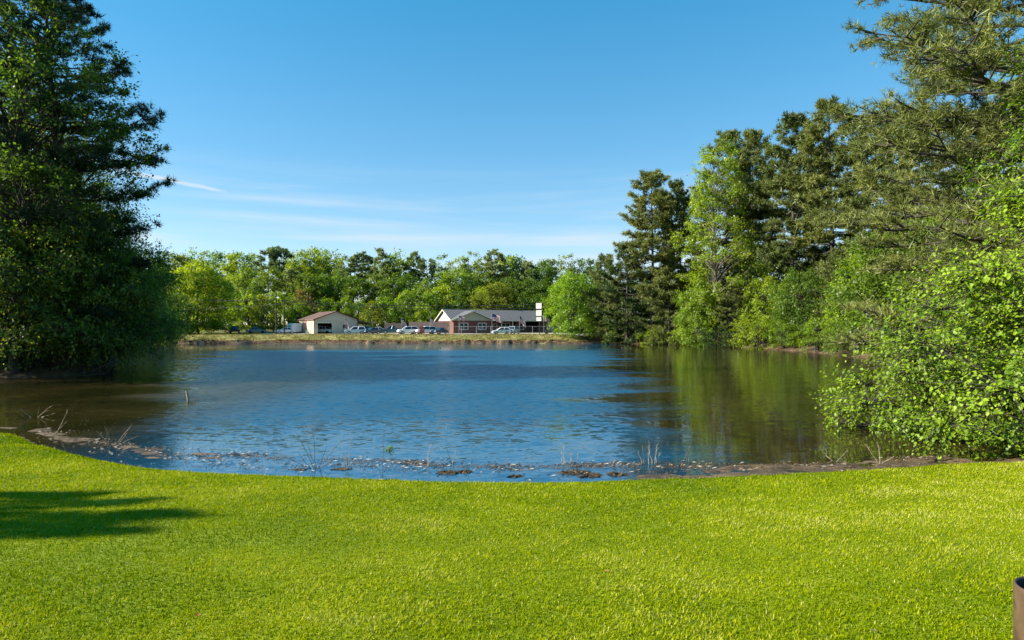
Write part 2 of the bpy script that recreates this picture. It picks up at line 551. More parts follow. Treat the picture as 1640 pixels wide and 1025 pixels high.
ax = axis((-700, -110, 40), (-110, -34, 1.6), (-34, -18, 0.4), (-18, 18, 0.18), (18, 34, 0.4), (34, 110, 1.6), (110, 700, 40))
ay = axis((-60, -4, 4), (-4, 12, 0.4), (12, 22, 0.12), (22, 34, 0.4), (34, 126, 1.6), (126, 142, 0.4), (142, 240, 2.2), (240, 900, 40))
GX, GY = np.meshgrid(ax, ay, indexing='ij')
GD = sdist(GX, GY)
GZ = terrain(GX, GY, GD)
nx, ny = len(ax), len(ay)
ii, jj = np.meshgrid(np.arange(nx - 1), np.arange(ny - 1), indexing='ij')
quads = np.stack([ii * ny + jj, (ii + 1) * ny + jj, (ii + 1) * ny + jj + 1, ii * ny + jj + 1], -1).reshape(-1, 4)
fd = GD.ravel()[quads].mean(1)
fx = GX.ravel()[quads].mean(1)
fy = GY.ravel()[quads].mean(1)
is_lawn = (fd > 0.04) & (fy < 26) & (np.abs(fx) < 60)
is_bed = (fd <= 0.04) & ~is_lawn
is_bank = (fd > 0.04) & (fd < 8) & (fy > 126) & (fx < 15)
is_wood = (fd > 0.04) & (fd < 9) & ~is_bank & ~is_lawn
is_gnd = ~(is_lawn | is_bed | is_bank | is_wood)
GV = np.stack([GX, GY, GZ], -1).reshape(-1, 3)
for nm, sel, mt in (('lawn', is_lawn, 'lawn_soil'), ('pond_bed', is_bed, 'mud'), ('bank', is_bank, 'bank'), ('wooded_bank', is_wood, 'wood_soil'), ('ground', is_gnd, 'floor')):
    q = quads[sel]
    used, inv = np.unique(q, return_inverse=True)
    o = mesh_obj(nm, np_mesh(nm, GV[used], [inv.reshape(-1, 4)], mt, smooth=True))
    tag(o, kind='structure')


def tz(x, y):
    return float(terrain(np.array([x]), np.array([y]))[0])


# gravel lot and lane beyond the far bank: a sheet 5 mm over the terrain
lx, ly = np.arange(-58, 16.1, 1.0), np.concatenate([np.arange(139.4, 146.1, 0.6), [147, 149]])
LX, LY = np.meshgrid(lx, ly, indexing='ij')
LY = LY + 0.35 * vnoise(LX * 0.4, LY * 0, 9) * (LY < 140)
LZ = terrain(LX, LY) + 0.03
a, b = len(lx), len(ly)
i2, j2 = np.meshgrid(np.arange(a - 1), np.arange(b - 1), indexing='ij')
lot = mesh_obj('gravel_lot', np_mesh('gravel_lot', np.stack([LX, LY, LZ], -1).reshape(-1, 3),
               [np.stack([i2 * b + j2, (i2 + 1) * b + j2, (i2 + 1) * b + j2 + 1, i2 * b + j2 + 1], -1).reshape(-1, 4)], 'gravel', smooth=True))
tag(lot, kind='structure')

# water: wind ripples in the open pond, calm close to the lawn
m, t, out = new_mat('pond_water')
g = N(t, 'ShaderNodeNewGeometry')
sx = N(t, 'ShaderNodeSeparateXYZ', {0: g.outputs['Position']})
mp1 = N(t, 'ShaderNodeMapping', {0: g.outputs['Position'], 'Scale': (0.75, 1.5, 1)})
w1 = N(t, 'ShaderNodeTexNoise', {'Vector': mp1.outputs[0], 'Scale': 3.0, 'Detail': 4, 'Roughness': 0.6, 'Distortion': 0.5})
mp2 = N(t, 'ShaderNodeMapping', {0: g.outputs['Position'], 'Scale': (0.5, 3.0, 1)})
w2 = N(t, 'ShaderNodeTexNoise', {'Vector': mp2.outputs[0], 'Scale': 3.2, 'Detail': 2})
patch = N(t, 'ShaderNodeTexNoise', {'Vector': g.outputs['Position'], 'Scale': 0.10, 'Detail': 3})
yw = N(t, 'ShaderNodeMath', {0: sx.outputs['Y'], 1: N(t, 'ShaderNodeMath', {0: patch.outputs['Fac'], 1: 14.0}, operation='MULTIPLY').outputs[0]}, operation='ADD')
calm = N(t, 'ShaderNodeMapRange', {0: yw.outputs[0], 1: 24.0, 2: 36.0, 3: 0.10, 4: 1.0}, interpolation_type='SMOOTHSTEP')
pat2 = N(t, 'ShaderNodeTexNoise', {'Vector': N(t, 'ShaderNodeMapping', {0: g.outputs['Position'], 'Scale': (0.5, 1.6, 1)}).outputs[0], 'Scale': 0.16, 'Detail': 4})
patn = N(t, 'ShaderNodeMapRange', {0: pat2.outputs['Fac'], 1: 0.3, 2: 0.7, 3: -4.0, 4: 4.0})
xw = N(t, 'ShaderNodeMath', {0: sx.outputs['X'], 1: patn.outputs[0]}, operation='ADD')
lee = N(t, 'ShaderNodeMath', {0: xw.outputs[0], 1: N(t, 'ShaderNodeMath', {0: sx.outputs['Y'], 1: 0.135}, operation='MULTIPLY').outputs[0]}, operation='SUBTRACT')
xr = N(t, 'ShaderNodeMapRange', {0: lee.outputs[0], 1: -0.5, 2: 4.0, 3: 1.0, 4: 0.08}, interpolation_type='SMOOTHSTEP')   # the lee of the right-hand trees
leeL = N(t, 'ShaderNodeMath', {0: xw.outputs[0], 1: N(t, 'ShaderNodeMath', {0: sx.outputs['Y'], 1: 0.42}, operation='MULTIPLY').outputs[0]}, operation='ADD')
xl = N(t, 'ShaderNodeMapRange', {0: leeL.outputs[0], 1: -1.0, 2: -7.0, 3: 1.0, 4: 0.2}, interpolation_type='SMOOTHSTEP')
amp = N(t, 'ShaderNodeMath', {0: calm.outputs[0], 1: xr.outputs[0]}, operation='MULTIPLY')
amp = N(t, 'ShaderNodeMath', {0: amp.outputs[0], 1: xl.outputs[0]}, operation='MULTIPLY')
def slope(tex, ax_, ay_):
    v_ = N(t, 'ShaderNodeVectorMath', {0: tex.outputs['Color'], 1: (0.5, 0.5, 0.5)}, operation='SUBTRACT')
    return N(t, 'ShaderNodeVectorMath', {0: v_.outputs[0], 1: (ax_, ay_, 0.0)}, operation='MULTIPLY')


farlee = N(t, 'ShaderNodeMapRange', {0: sx.outputs['Y'], 1: 84.0, 2: 104.0, 3: 1.0, 4: 0.16}, interpolation_type='SMOOTHSTEP')   # sheltered strip under the far bank
amp = N(t, 'ShaderNodeMath', {0: amp.outputs[0], 1: farlee.outputs[0]}, operation='MULTIPLY')
s1 = N(t, 'ShaderNodeVectorMath', {0: slope(w1, 1.1, 2.2).outputs[0]}, operation='SCALE')
t.links.new(amp.outputs[0], s1.inputs['Scale'])
s2 = slope(w2, 0.02, 0.05)
sA = N(t, 'ShaderNodeVectorMath', {0: s1.outputs[0], 1: s2.outputs[0]}, operation='ADD')
sB = N(t, 'ShaderNodeVectorMath', {0: sA.outputs[0], 1: (0, 0, 1)}, operation='ADD')
bump = N(t, 'ShaderNodeVectorMath', {0: sB.outputs[0]}, operation='NORMALIZE')
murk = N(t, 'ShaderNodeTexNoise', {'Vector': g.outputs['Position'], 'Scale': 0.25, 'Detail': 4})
deep = ramp(t, murk.outputs['Fac'], [(0.35, (0.002, 0.050, 0.105)), (0.65, (0.004, 0.060, 0.120))])  # blue base colour stands in for sky reflection on the open water
silt_and_reflection = ramp(t, murk.outputs['Fac'], [(0.35, (0.014, 0.013, 0.003)), (0.65, (0.034, 0.026, 0.008))])
dep = N(t, 'ShaderNodeMapRange', {0: sx.outputs['X'], 1: -8.0, 2: -15.0}, interpolation_type='SMOOTHSTEP')   # silt hangs in the shallows at left, olive at right paints in the tree reflection
tree_reflect = N(t, 'ShaderNodeMapRange', {0: lee.outputs[0], 1: -0.5, 2: 4.5, 4: 1.0}, interpolation_type='SMOOTHSTEP')
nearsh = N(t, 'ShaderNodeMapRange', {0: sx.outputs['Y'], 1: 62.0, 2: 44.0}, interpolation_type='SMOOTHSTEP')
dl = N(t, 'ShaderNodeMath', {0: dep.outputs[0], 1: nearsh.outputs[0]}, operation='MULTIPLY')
ds = N(t, 'ShaderNodeMath', {0: dl.outputs[0], 1: tree_reflect.outputs[0]}, operation='ADD', use_clamp=True)
wc = N(t, 'ShaderNodeMix', {'Factor': ds.outputs[0], 'A': deep, 'B': silt_and_reflection}, data_type='RGBA')
rgh = N(t, 'ShaderNodeMath', {0: amp.outputs[0], 1: 0.30}, operation='MULTIPLY')
rgh = N(t, 'ShaderNodeMath', {0: rgh.outputs[0], 1: 0.03}, operation='ADD')
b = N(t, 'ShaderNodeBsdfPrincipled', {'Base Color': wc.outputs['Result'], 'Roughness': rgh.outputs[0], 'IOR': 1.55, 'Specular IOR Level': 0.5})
t.links.new(bump.outputs[0], b.inputs['Normal'])
t.links.new(b.outputs[0], out.inputs[0])
M['water'] = m
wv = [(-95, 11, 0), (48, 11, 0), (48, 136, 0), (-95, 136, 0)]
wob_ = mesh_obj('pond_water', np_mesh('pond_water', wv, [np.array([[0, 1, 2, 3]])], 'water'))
tag(wob_, kind='structure')


# ------------------------------------------------------------------ trees
def unit(a):
    return a / (np.linalg.norm(a, axis=-1, keepdims=True) + 1e-9)


def leaves(C, axis_dir, nrm, size, tint, near=False, width=0.6):
    """one small folded blade per centre; returns V, faces, tint"""
    n = len(C)
    a = unit(axis_dir)
    b = unit(np.cross(nrm, a))
    nn = np.cross(a, b)
    s = size[:, None]
    if near:                                            # six-point leaf with a midrib fold
        base, tip = C - a * s * 0.5, C + a * s * 0.5 - nn * s * 0.10
        l1, r1 = C - a * s * 0.18 + b * s * 0.36 + nn * s * .07, C - a * s * 0.18 - b * s * 0.36 + nn * s * .07
        l2, r2 = C + a * s * 0.20 + b * s * 0.27 + nn * s * .03, C + a * s * 0.20 - b * s * 0.27 + nn * s * .03
        V = np.stack([base, r1, r2, tip, l2, l1], 1).reshape(-1, 3)
        k = np.arange(n)[:, None] * 6
        F = np.concatenate([k + np.array([[0, 1, 2, 3]]), k + np.array([[0, 3, 4, 5]])])
        return V, F, np.repeat(tint, 6)
    V = np.stack([C - a * s * 0.5, C - b * s * width * .5 + nn * s * 0.08, C + a * s * 0.5, C + b * s * width * .5 + nn * s * 0.08], 1).reshape(-1, 3)
    F = np.arange(n)[:, None] * 4 + np.array([[0, 1, 2, 3]])
    return V, F, np.repeat(tint, 4)


def tufts(rs, C, ax_, size, k, w, tint):
    """needle tufts: k thin triangles fanning out of each centre around its axis"""
    n = len(C)
    d = unit(unit(ax_)[:, None, :] * 0.55 + rs.normal(size=(n, k, 3)) * 0.55)
    ln = size[:, None, None] * rs.uniform(0.65, 1.1, (n, k, 1))
    side = unit(np.cross(d, rs.normal(size=(n, k, 3))))
    c = C[:, None, :] + d * ln * 0.06
    V = np.stack([c - side * w * size[:, None, None], c + d * ln, c + side * w * size[:, None, None]], 2).reshape(-1, 3)
    F = np.arange(n * k)[:, None] * 3 + np.array([[0, 1, 2]])
    tt = np.repeat(np.clip(tint[:, None] + rs.normal(size=(n, k)) * 0.12, 0, 1), 3)
    return V, F, tt


def pine(name, seed, h, rad, cb, nbr, tsize, k, w, mat, sub=1.5, per=5, twig=False, bark='bark', lean=0.02, low=0.0, gap=0.12, gold=0.0, pb=0.6, lj=(0.62, 1.12)):
    """a loblolly-like pine: bare lower trunk, whorls of limbs, needle tufts on upturned twig ends"""
    rs = np.random.default_rng(seed)
    T = Tubes()
    zz = np.linspace(0, 1, 9)
    bend = rs.normal(size=2) * lean * h
    tr = np.stack([bend[0] * zz ** 2 + 0.012 * h * np.sin(zz * 5 + rs.uniform(0, 6)) * zz, bend[1] * zz ** 2, zz * h], -1)
    r0 = 0.011 * h + 0.05
    T.add(tr, r0 * (1 - 0.93 * zz) + 0.02, 8)
    C, A, Sz, Ti = [], [], [], []
    for i in range(nbr):
        s = (i + rs.uniform(0, 1)) / nbr
        tt = cb + (1 - cb) * s ** 0.92
        if rs.uniform() < gap:
            continue
        z = tt * h
        o = np.array([np.interp(tt, zz, tr[:, 0]), np.interp(tt, zz, tr[:, 1]), z])
        prof = (1 - s ** 2.0) ** 0.6 * (pb + (1 - pb) * min(1, s / 0.35)) + 0.05
        L = rad * prof * rs.uniform(*lj)
        az = i * 2.39996 + rs.normal() * 0.35
        el = np.interp(s, [0, 0.35, 0.8, 1], [R(-12), R(6), R(30), R(65)]) + rs.normal() * 0.13 - low
        hd = np.array([math.cos(az), math.sin(az), 0])
        q = np.linspace(0, 1, 6)
        bp = o + (hd[None, :] * (L * q * math.cos(el))[:, None]) + np.array([0, 0, 1.0])[None, :] * (L * q * math.sin(el) + 0.16 * L * (q ** 2.4 - 0.5 * q))[:, None]
        bp[1:-1] += rs.normal(size=(4, 3)) * 0.03 * L
        br = max(0.025, 0.016 * L)
        T.add(bp, br * (1 - 0.85 * q) + 0.008, 5 if twig else 4)
        bt = np.clip(rs.normal(0.5, 0.16), 0, 1)
        m_ = max(3, int(L * sub + 2))
        for j in range(m_):
            f = rs.uniform(0.32, 1.0)
            p = np.array([np.interp(f, q, bp[:, c]) for c in range(3)])
            sd = 1 if j % 2 else -1
            ang = az + sd * rs.uniform(0.35, 1.25)
            tl = L * rs.uniform(0.16, 0.34) * (1.15 - 0.6 * f) + tsize * 0.7
            td = np.array([math.cos(ang), math.sin(ang), rs.uniform(0.0, 0.45)])
            e = p + td * tl
            if twig:
                T.add(np.stack([p, p + td * tl * 0.5 + [0, 0, 0.03 * tl], e]), [br * .35, br * .25, 0.008], 3)
            for _ in range(per):
                g_ = rs.uniform(0.35, 1.05)
                C.append(p + td * tl * g_ + rs.normal(size=3) * tsize * np.array([.35, .35, .22]))
                A.append(td * 0.6 + np.array([0, 0, 0.65]) + rs.normal(size=3) * 0.25)
                Sz.append(tsize * rs.uniform(0.7, 1.25))
                Ti.append(np.clip(bt + rs.normal() * 0.16 + (0.5 if rs.uniform() < gold else 0), 0, 1))
    V, F, tt = tufts(rs, np.array(C), np.array(A), np.array(Sz), k, w, np.array(Ti))
    return (T.mesh('trunk', bark), np_mesh('crown', V, [F], mat, tint=tt))


def broadleaf(name, seed, h, rad, cb, nclump, per, lsize, mat, prof='dome', csize=0.30, near=False, bark='bark', droop=0.0, multi=1, flat=0.75, twig=False, forks=0.5, trunk_r=None,
              ctr=(0, 0), jit=0.12):
    """trunk(s), limbs to leaf clumps spread through the crown, leaves strung along twigs in every clump"""
    rs = np.random.default_rng(seed)
    T = Tubes()
    zz = np.linspace(0, 1, 7)
    r0 = trunk_r or (0.012 * h + 0.03)
    stems = []
    for m_ in range(multi):
        b0 = rs.normal(size=2) * (0.0 if multi == 1 else 0.05 * rad)
        bend = rs.normal(size=2) * (0.03 * h if multi == 1 else 0.3 * rad)
        tr = np.stack([b0[0] + bend[0] * zz ** 1.5 + ctr[0] * zz, b0[1] + bend[1] * zz ** 1.5 + ctr[1] * zz, zz * h * 0.93 - 0.1], -1)
        tr[1:-1, :2] += rs.normal(size=(5, 2)) * 0.012 * h
        T.add(tr, r0 * (1 - 0.9 * zz) + 0.015, 7)
        stems.append(tr)
    Cs = []
    tries = 0
    while len(Cs) < nclump and tries < nclump * 40:
        tries += 1
        s = rs.uniform(0, 1) ** (1.45 if prof == 'skirt' else 1.0)
        if prof == 'dome':
            pr = math.sqrt(max(0.0, 1 - (2 * s - 0.85) ** 2 / 1.35)) if s > .42 else 0.80 + 0.2 * s / .42
        elif prof == 'cone':
            pr = 1.02 - 0.86 * s ** 0.9
        elif prof == 'tall':
            pr = (0.55 + 0.45 * min(1, s / 0.3)) * (1 - max(0, s - 0.5) * 1.5) ** 0.7 if s < 1.0 else 0
        elif prof == 'skirt':
            pr = 1.0 - 0.80 * max(0.0, (s - 0.30) / 0.70) ** 0.7
        else:
            pr = 1.0 - 0.35 * s
        pr = max(pr, 0.08)
        if rs.uniform() > pr + 0.15:
            continue
        az = rs.uniform(0, 2 * np.pi)
        rr = rad * pr * math.sqrt(rs.uniform(0.12, 1.0)) * rs.uniform(1 - jit, 1 + jit)
        z = h * (cb + (1 - cb) * s) * rs.uniform(0.97, 1.02)
        Cs.append((rr * math.cos(az) + ctr[0] * z / h, rr * math.sin(az) + ctr[1] * z / h, z, s))
    C, A, Nn, Sz, Ti = [], [], [], [], []
    for (x, y, z, s) in Cs:
        tr = stems[rs.integers(len(stems))]
        hz = np.clip(z - forks * math.hypot(x, y) - 0.05 * h, 0.12 * h, 0.9 * h) / (h * 0.93)
        st = np.array([np.interp(hz, zz, tr[:, c]) for c in range(3)])
        en = np.array([x, y, z])
        mid = st * 0.5 + en * 0.5 + rs.normal(size=3) * 0.05 * rad + np.array([0, 0, 0.06 * rad])
        lr = max(0.012, r0 * 0.28 * (1 - 0.6 * hz))
        T.add(np.stack([st, st * .65 + mid * .35, mid, mid * .45 + en * .55, en]), np.array([1, .8, .55, .35, .15]) * lr + 0.006, 5)
        cr_ = rad * csize * rs.uniform(0.65, 1.25)
        ct = np.clip(rs.normal(0.5, 0.17), 0, 1)
        outd = unit(en - np.array([ctr[0] * z / h, ctr[1] * z / h, z - 0.25 * rad]))
        nt = max(4, per // 9)
        td = unit(rs.normal(size=(nt, 3)) * np.array([1, 1, flat]) + outd * 0.55 + np.array([0, 0, 0.10 - droop * .5]))
        tl = cr_ * rs.uniform(0.5, 1.25, nt)
        if twig:
            for q_ in range(nt):
                dv = td[q_] * tl[q_]
                T.add(np.stack([en, en + dv * .5, en + dv * .95 - np.array([0, 0, droop * .3 * tl[q_]])]), [0.014, 0.009, 0.004], 3)
        idx = rs.integers(0, nt, per)
        f = rs.uniform(0.15, 1.05, per) ** 0.7
        c = en + td[idx] * (tl[idx] * f)[:, None] + rs.normal(size=(per, 3)) * (lsize * 0.75) * np.array([1, 1, .7])
        c[:, 2] -= droop * 0.3 * tl[idx] * f ** 2
        C.append(c)
        A.append(td[idx] + rs.normal(size=(per, 3)) * 0.6 - np.array([0, 0, 0.25 + droop]))
        Nn.append(np.array([0, 0, 0.75]) + outd * 0.45 + rs.normal(size=(per, 3)) * 0.45)
        Sz.append(lsize * rs.uniform(0.5, 1.3, per))
        Ti.append(np.clip(ct + rs.normal(size=per) * 0.21, 0, 1))
    V, F, tt = leaves(np.concatenate(C), np.concatenate(A), np.concatenate(Nn), np.concatenate(Sz), np.concatenate(Ti), near=near)
    return (T.mesh('trunk', bark), np_mesh('crown', V, [F], mat, tint=tt))


def plant(kind, proto, x, y, label, cat, group=None, rz=0.0, sc=1.0, sxy=None, mat=None, dz=0.0):
    r = empty(kind, (x, y, tz(x, y) - 0.05 + dz), rz)
    r.scale = (sxy or sc, sxy or sc, sc)
    tag(r, label, cat, group)
    for nm, me in (('trunk', proto[0]), ('crown', proto[1])):
        o = mesh_obj(nm, me, r)
        if nm == 'crown' and mat:
            o.material_slots[0].link = 'OBJECT'
            o.material_slots[0].material = M[mat]
    return r


# ---- far treeline beyond the lot (about 160-215 m away)
far_pines = [pine('pine', 100 + i, 24, 4.2, 0.42 + 0.06 * (i % 3), 44, 0.75, 8, 0.16, 'needle_green', sub=1.6, per=5, gap=0.28, pb=0.45) for i in range(4)]
far_dome = [broadleaf('tree', 120 + i, 20, 5.2, 0.12, 95, 75, 0.60, 'leaf_mid', 'dome', 0.30) for i in range(3)]
far_tall = [broadleaf('tree', 130 + i, 22, 3.6, 0.12, 80, 66, 0.55, 'leaf_pale', 'tall', 0.30, bark='bark_pale') for i in range(3)]
far_shrub = [broadleaf('shrub', 140 + i, 9, 3.6, 0.06, 44, 70, 0.45, 'leaf_bright', 'dome', 0.32, multi=3) for i in range(3)]


ZONES = ((300, 'left of the round-headed tree'), (345, 'behind the round-headed tree'), (400, 'right of the round-headed tree'), (435, 'just left of the utility poles'),
         (470, 'just right of the utility poles'), (505, 'behind the sunlit shed side'), (540, 'behind the shed ridge'), (575, 'behind the right half of the shed'), (612, 'behind the shed lean-to'),
         (645, 'behind the teal pickup'), (672, 'behind the red board'), (705, 'behind the dark blue car'), (735, 'behind the white house gable'), (765, 'behind the front house gable'),
         (800, 'behind the large porch flag'), (850, 'behind the right roof end'), (890, 'behind the tall white sign'), (2000, 'right of the tall white sign'))


def zone(u):
    return next(t for lim, t in ZONES if u < lim)


def top_scale(u, v, y, proto_h):
    """scale that brings a tree of height proto_h standing at depth y up to photo row v"""
    x = (u - 820) / FPX * y
    z = H + (HOR - v) / FPX * y
    return x, (z - tz(x, y)) / proto_h


far_list = [  # photo column, top row, depth, kind, material
    (236, 404, 190, 'd', 'leaf_mid'), (262, 406, 186, 't', 'leaf_mid'), (284, 406, 194, 'd', 'leaf_yellow'), (304, 402, 200, 'd', 'leaf_mid'), (326, 404, 192, 't', 'leaf_pale'), (346, 403, 202, 'd', 'leaf_mid'),
    (368, 407, 190, 't', 'leaf_bright'), (388, 404, 198, 'd', 'leaf_mid'), (408, 403, 206, 't', 'leaf_mid'), (428, 398, 188, 'p', None), (449, 397, 190, 'p', None), (466, 402, 198, 't', 'leaf_pale'),
    (478, 407, 186, 'd', 'leaf_mid'), (500, 396, 190, 'd', 'leaf_mid'), (517, 398, 204, 't', 'leaf_bright'), (533, 406, 196, 'd', 'leaf_deep'), (548, 412, 186, 't', 'leaf_pale'), (566, 411, 192, 'p', None),
    (584, 406, 190, 'p', None), (612, 401, 186, 'p', None), (598, 412, 206, 't', 'leaf_pale'), (640, 404, 188, 'd', 'leaf_deep'), (629, 410, 204, 't', 'leaf_mid'), (664, 407, 190, 'p', None),
    (684, 414, 186, 'p', None), (704, 410, 194, 't', 'leaf_pale'), (722, 416, 200, 't', 'leaf_pale'), (741, 412, 190, 't', 'leaf_mid'), (760, 405, 196, 't', 'leaf_pale'), (776, 410, 188, 't', 'leaf_yellow'),
    (797, 402, 188, 'p', None), (812, 409, 200, 'd', 'leaf_mid'), (830, 413, 192, 'd', 'leaf_deep'), (848, 421, 188, 'p', None), (866, 419, 186, 'd', 'leaf_deep'), (872, 413, 206, 't', 'leaf_pale'),
    (888, 416, 208, 't', 'leaf_pale'), (908, 409, 204, 't', 'leaf_pale'), (926, 412, 206, 't', 'leaf_pale'), (942, 416, 204, 't', 'leaf_pale'), (958, 420, 200, 't', 'leaf_mid'),
    # second rank, lower, filling between
    (250, 430, 176, 'd', 'leaf_mid'), (380, 432, 176, 'd', 'leaf_mid'), (412, 436, 174, 't', 'leaf_mid'), (438, 428, 178, 'd', 'leaf_deep'), (470, 432, 176, 'p', None), (492, 436, 175, 'd', 'leaf_deep'),
    (518, 438, 176, 'd', 'leaf_mid'), (545, 436, 178, 'd', 'leaf_mid'), (572, 442, 175, 'd', 'leaf_deep'), (602, 438, 178, 'd', 'leaf_deep'), (628, 440, 175, 'd', 'leaf_deep'), (655, 440, 178, 'd', 'leaf_mid'),
    (682, 446, 174, 'd', 'leaf_mid'), (706, 436, 178, 't', 'leaf_bright'), (728, 430, 176, 'd', 'leaf_mid'), (752, 436, 180, 'd', 'leaf_mid'), (780, 440, 180, 'd', 'leaf_deep'), (815, 444, 180, 'd', 'leaf_deep'),
    (846, 446, 178, 'd', 'leaf_deep'), (872, 450, 176, 'd', 'leaf_deep'), (900, 446, 178, 'd', 'leaf_mid'), (930, 440, 178, 'd', 'leaf_mid'), (955, 446, 176, 'd', 'leaf_mid'),
]
kind_words = {'d': 'rounded broadleaf tree', 't': 'slender airy tree', 'p': 'dark round-crowned pine'}
tone = {'leaf_mid': 'mid green', 'leaf_yellow': 'yellow-green', 'leaf_pale': 'pale green', 'leaf_bright': 'bright green', 'leaf_deep': 'dark green', None: '', 'needle_dark': 'blackish', 'needle_olive': 'olive'}
for k, (u, v, y, kd, mt) in enumerate(far_list):
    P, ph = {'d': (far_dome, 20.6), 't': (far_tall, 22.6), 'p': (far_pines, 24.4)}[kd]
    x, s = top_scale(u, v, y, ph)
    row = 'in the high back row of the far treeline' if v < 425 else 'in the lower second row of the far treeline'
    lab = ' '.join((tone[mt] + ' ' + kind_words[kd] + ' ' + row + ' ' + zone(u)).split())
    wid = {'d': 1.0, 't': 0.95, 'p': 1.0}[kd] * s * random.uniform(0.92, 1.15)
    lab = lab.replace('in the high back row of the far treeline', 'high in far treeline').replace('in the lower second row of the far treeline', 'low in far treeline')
    plant('pine_tree' if kd == 'p' else 'broadleaf_tree', P[k % len(P)], x, y, lab, 'tree', 'trees of the far treeline', random.uniform(0, 6.28), s, wid, {'leaf_mid': 'leaf_fresh', 'leaf_deep': 'leaf_mid', None: 'needle_haze'}.get(mt, mt))

shrub_list = [
    (378, 470, 160, 'leaf_mid'), (398, 458, 158, 'leaf_bright'), (420, 474, 154, 'leaf_yellow'), (440, 468, 162, 'leaf_bright'), (463, 466, 160, 'leaf_bright'), (487, 466, 164, 'leaf_rust'), (480, 486, 158, 'leaf_bright'),
    (508, 484, 164, 'leaf_yellow'), (526, 480, 166, 'leaf_bright'), (552, 478, 164, 'leaf_bright'), (573, 474, 166, 'leaf_bright'), (594, 484, 160, 'leaf_yellow'), (612, 476, 164, 'leaf_bright'), (634, 472, 162, 'leaf_bright'),
    (652, 478, 162, 'leaf_mid'), (656, 466, 168, 'leaf_bright'), (676, 482, 160, 'leaf_bright'), (690, 472, 166, 'leaf_bright'), (706, 460, 170, 'leaf_bright'), (728, 458, 170, 'leaf_mid'), (745, 468, 168, 'leaf_mid'),
    (768, 462, 170, 'leaf_bright'), (842, 470, 172, 'leaf_mid'), (862, 476, 172, 'leaf_mid'), (884, 478, 170, 'leaf_bright')]
for k, (u, v, y, mt) in enumerate(shrub_list):
    x, s = top_scale(u, v, y, 9.4)
    lab = tone.get(mt, 'rusty brown') + ' sapling at the foot of the treeline ' + zone(u)
    if mt == 'leaf_rust':
        lab = 'rusty brown small tree among green saplings behind the tan shed'
    plant('sapling', far_shrub[k % 3], x, y, lab, 'sapling', 'saplings along the foot of the treeline', random.uniform(0, 6.28), s, s * random.uniform(0.85, 1.1), mt)

big_round = broadleaf('tree', 151, 15, 7.0, 0.04, 170, 130, 0.46, 'leaf_bright', 'dome', 0.27)
x, s = top_scale(318, 422, 146, 15.5)
plant('broadleaf_tree', big_round, x, 146, 'bright green round-headed tree on the far bank left of the utility poles', 'tree', None, 1.0, s, None, 'leaf_sunny')
x, s = top_scale(282, 470, 142, 15.5)
plant('broadleaf_tree', big_round, x, 142, 'smaller dark green tree at the left foot of the bright round-headed tree', 'tree', None, 2.6, s, s * 1.0, 'leaf_mid')
x, s = top_scale(795, 455, 166, 15.5)
plant('broadleaf_tree', big_round, x, 166, 'broad yellow-green domed tree rising behind the brick house roof', 'tree', None, 4.0, s, s * 1.25, 'leaf_yellow')

# ---- trees of the right-hand shore
rp = [pine('pine', 200 + i, 36, 8.2, [0.30, 0.2, 0.16][i], 84, 0.72, 10, 0.085, 'needle_green', sub=2.0, per=8, gold=0.05, twig=True) for i in range(3)]
rb_tall = broadleaf('tree', 210, 31, 6.2, 0.06, 210, 120, 0.36, 'leaf_bright', 'tall', 0.24, bark='bark_pale', twig=True)
rb_dome = [broadleaf('tree', 212 + i, 12, 6.0, 0.03, 150, 130, 0.33, 'leaf_bright', 'dome', 0.27, droop=0.25, multi=2) for i in range(2)]
rb_shrub = [broadleaf('shrub', 216 + i, 5, 3.2, 0.02, 60, 90, 0.20, 'leaf_bright', 'dome', 0.30, droop=0.2, multi=3) for i in range(2)]
low_pine = pine('pine', 220, 16, 5.5, 0.05, 74, 0.55, 10, 0.085, 'needle_olive', sub=1.6, per=6, low=0.1, gold=0.12, twig=True)


def at(kind, proto, u, v, y, ph, label, cat='tree', rz=0.0, wide=1.0, mat=None, group=None):
    x, s = top_scale(u, v, y, ph)
    return plant(kind, proto, x, y, label, cat, group, rz, s, s * wide, mat)


at('broadleaf_tree', rb_dome[0], 917, 436, 135, 12.5, 'bright green low-branched tree overhanging the bank beside the white sign', rz=0.4, wide=0.82, mat='leaf_sunny')
at('broadleaf_tree', rb_dome[1], 960, 448, 139, 12.5, 'mid green bushy tree right behind the low-branched tree by the sign', rz=2.0, wide=0.7, mat='leaf_mid')
at('pine_tree', low_pine, 968, 410, 132, 16.3, 'slim dark pine leaning out where the right shore begins', rz=0.5, wide=0.75, mat='needle_green')
at('pine_tree', low_pine, 1004, 396, 127, 16.3, 'olive bushy pine low by the water left of the bare-trunked pine', rz=1.5, wide=0.95)
at('pine_tree', rp[0], 1044, 280, 124, 36.5, 'pine with a see-through crown and bare lower trunk left of the tall pale tree', rz=0.3, wide=1.02)
at('pine_tree', rp[1], 1090, 292, 128, 36.5, 'narrow pine half hidden behind the see-through pine', rz=2.2, wide=0.7)
at('pine_tree', low_pine, 1072, 415, 121, 16.3, 'golden olive bushy pine at the foot of the see-through pine', rz=3.0, wide=0.9)
at('pine_tree', rp[2], 1162, 212, 122, 36.5, 'broad dark-topped pine rising behind the tall bright leafy tree', rz=1.1, wide=0.95)
at('broadleaf_tree', rb_tall, 1152, 232, 112, 31.5, 'tall bright yellow-green leafy tree standing between the shore pines', rz=0.8, wide=0.95)
at('pine_tree', rp[0], 1205, 216, 118, 36.5, 'round-topped pine just right of the tall bright leafy tree', rz=3.4, wide=0.7)
at('pine_tree', rp[1], 1268, 186, 106, 36.5, 'dense pine with a knobbly flat top along the right shore', rz=0.9, wide=1.0)
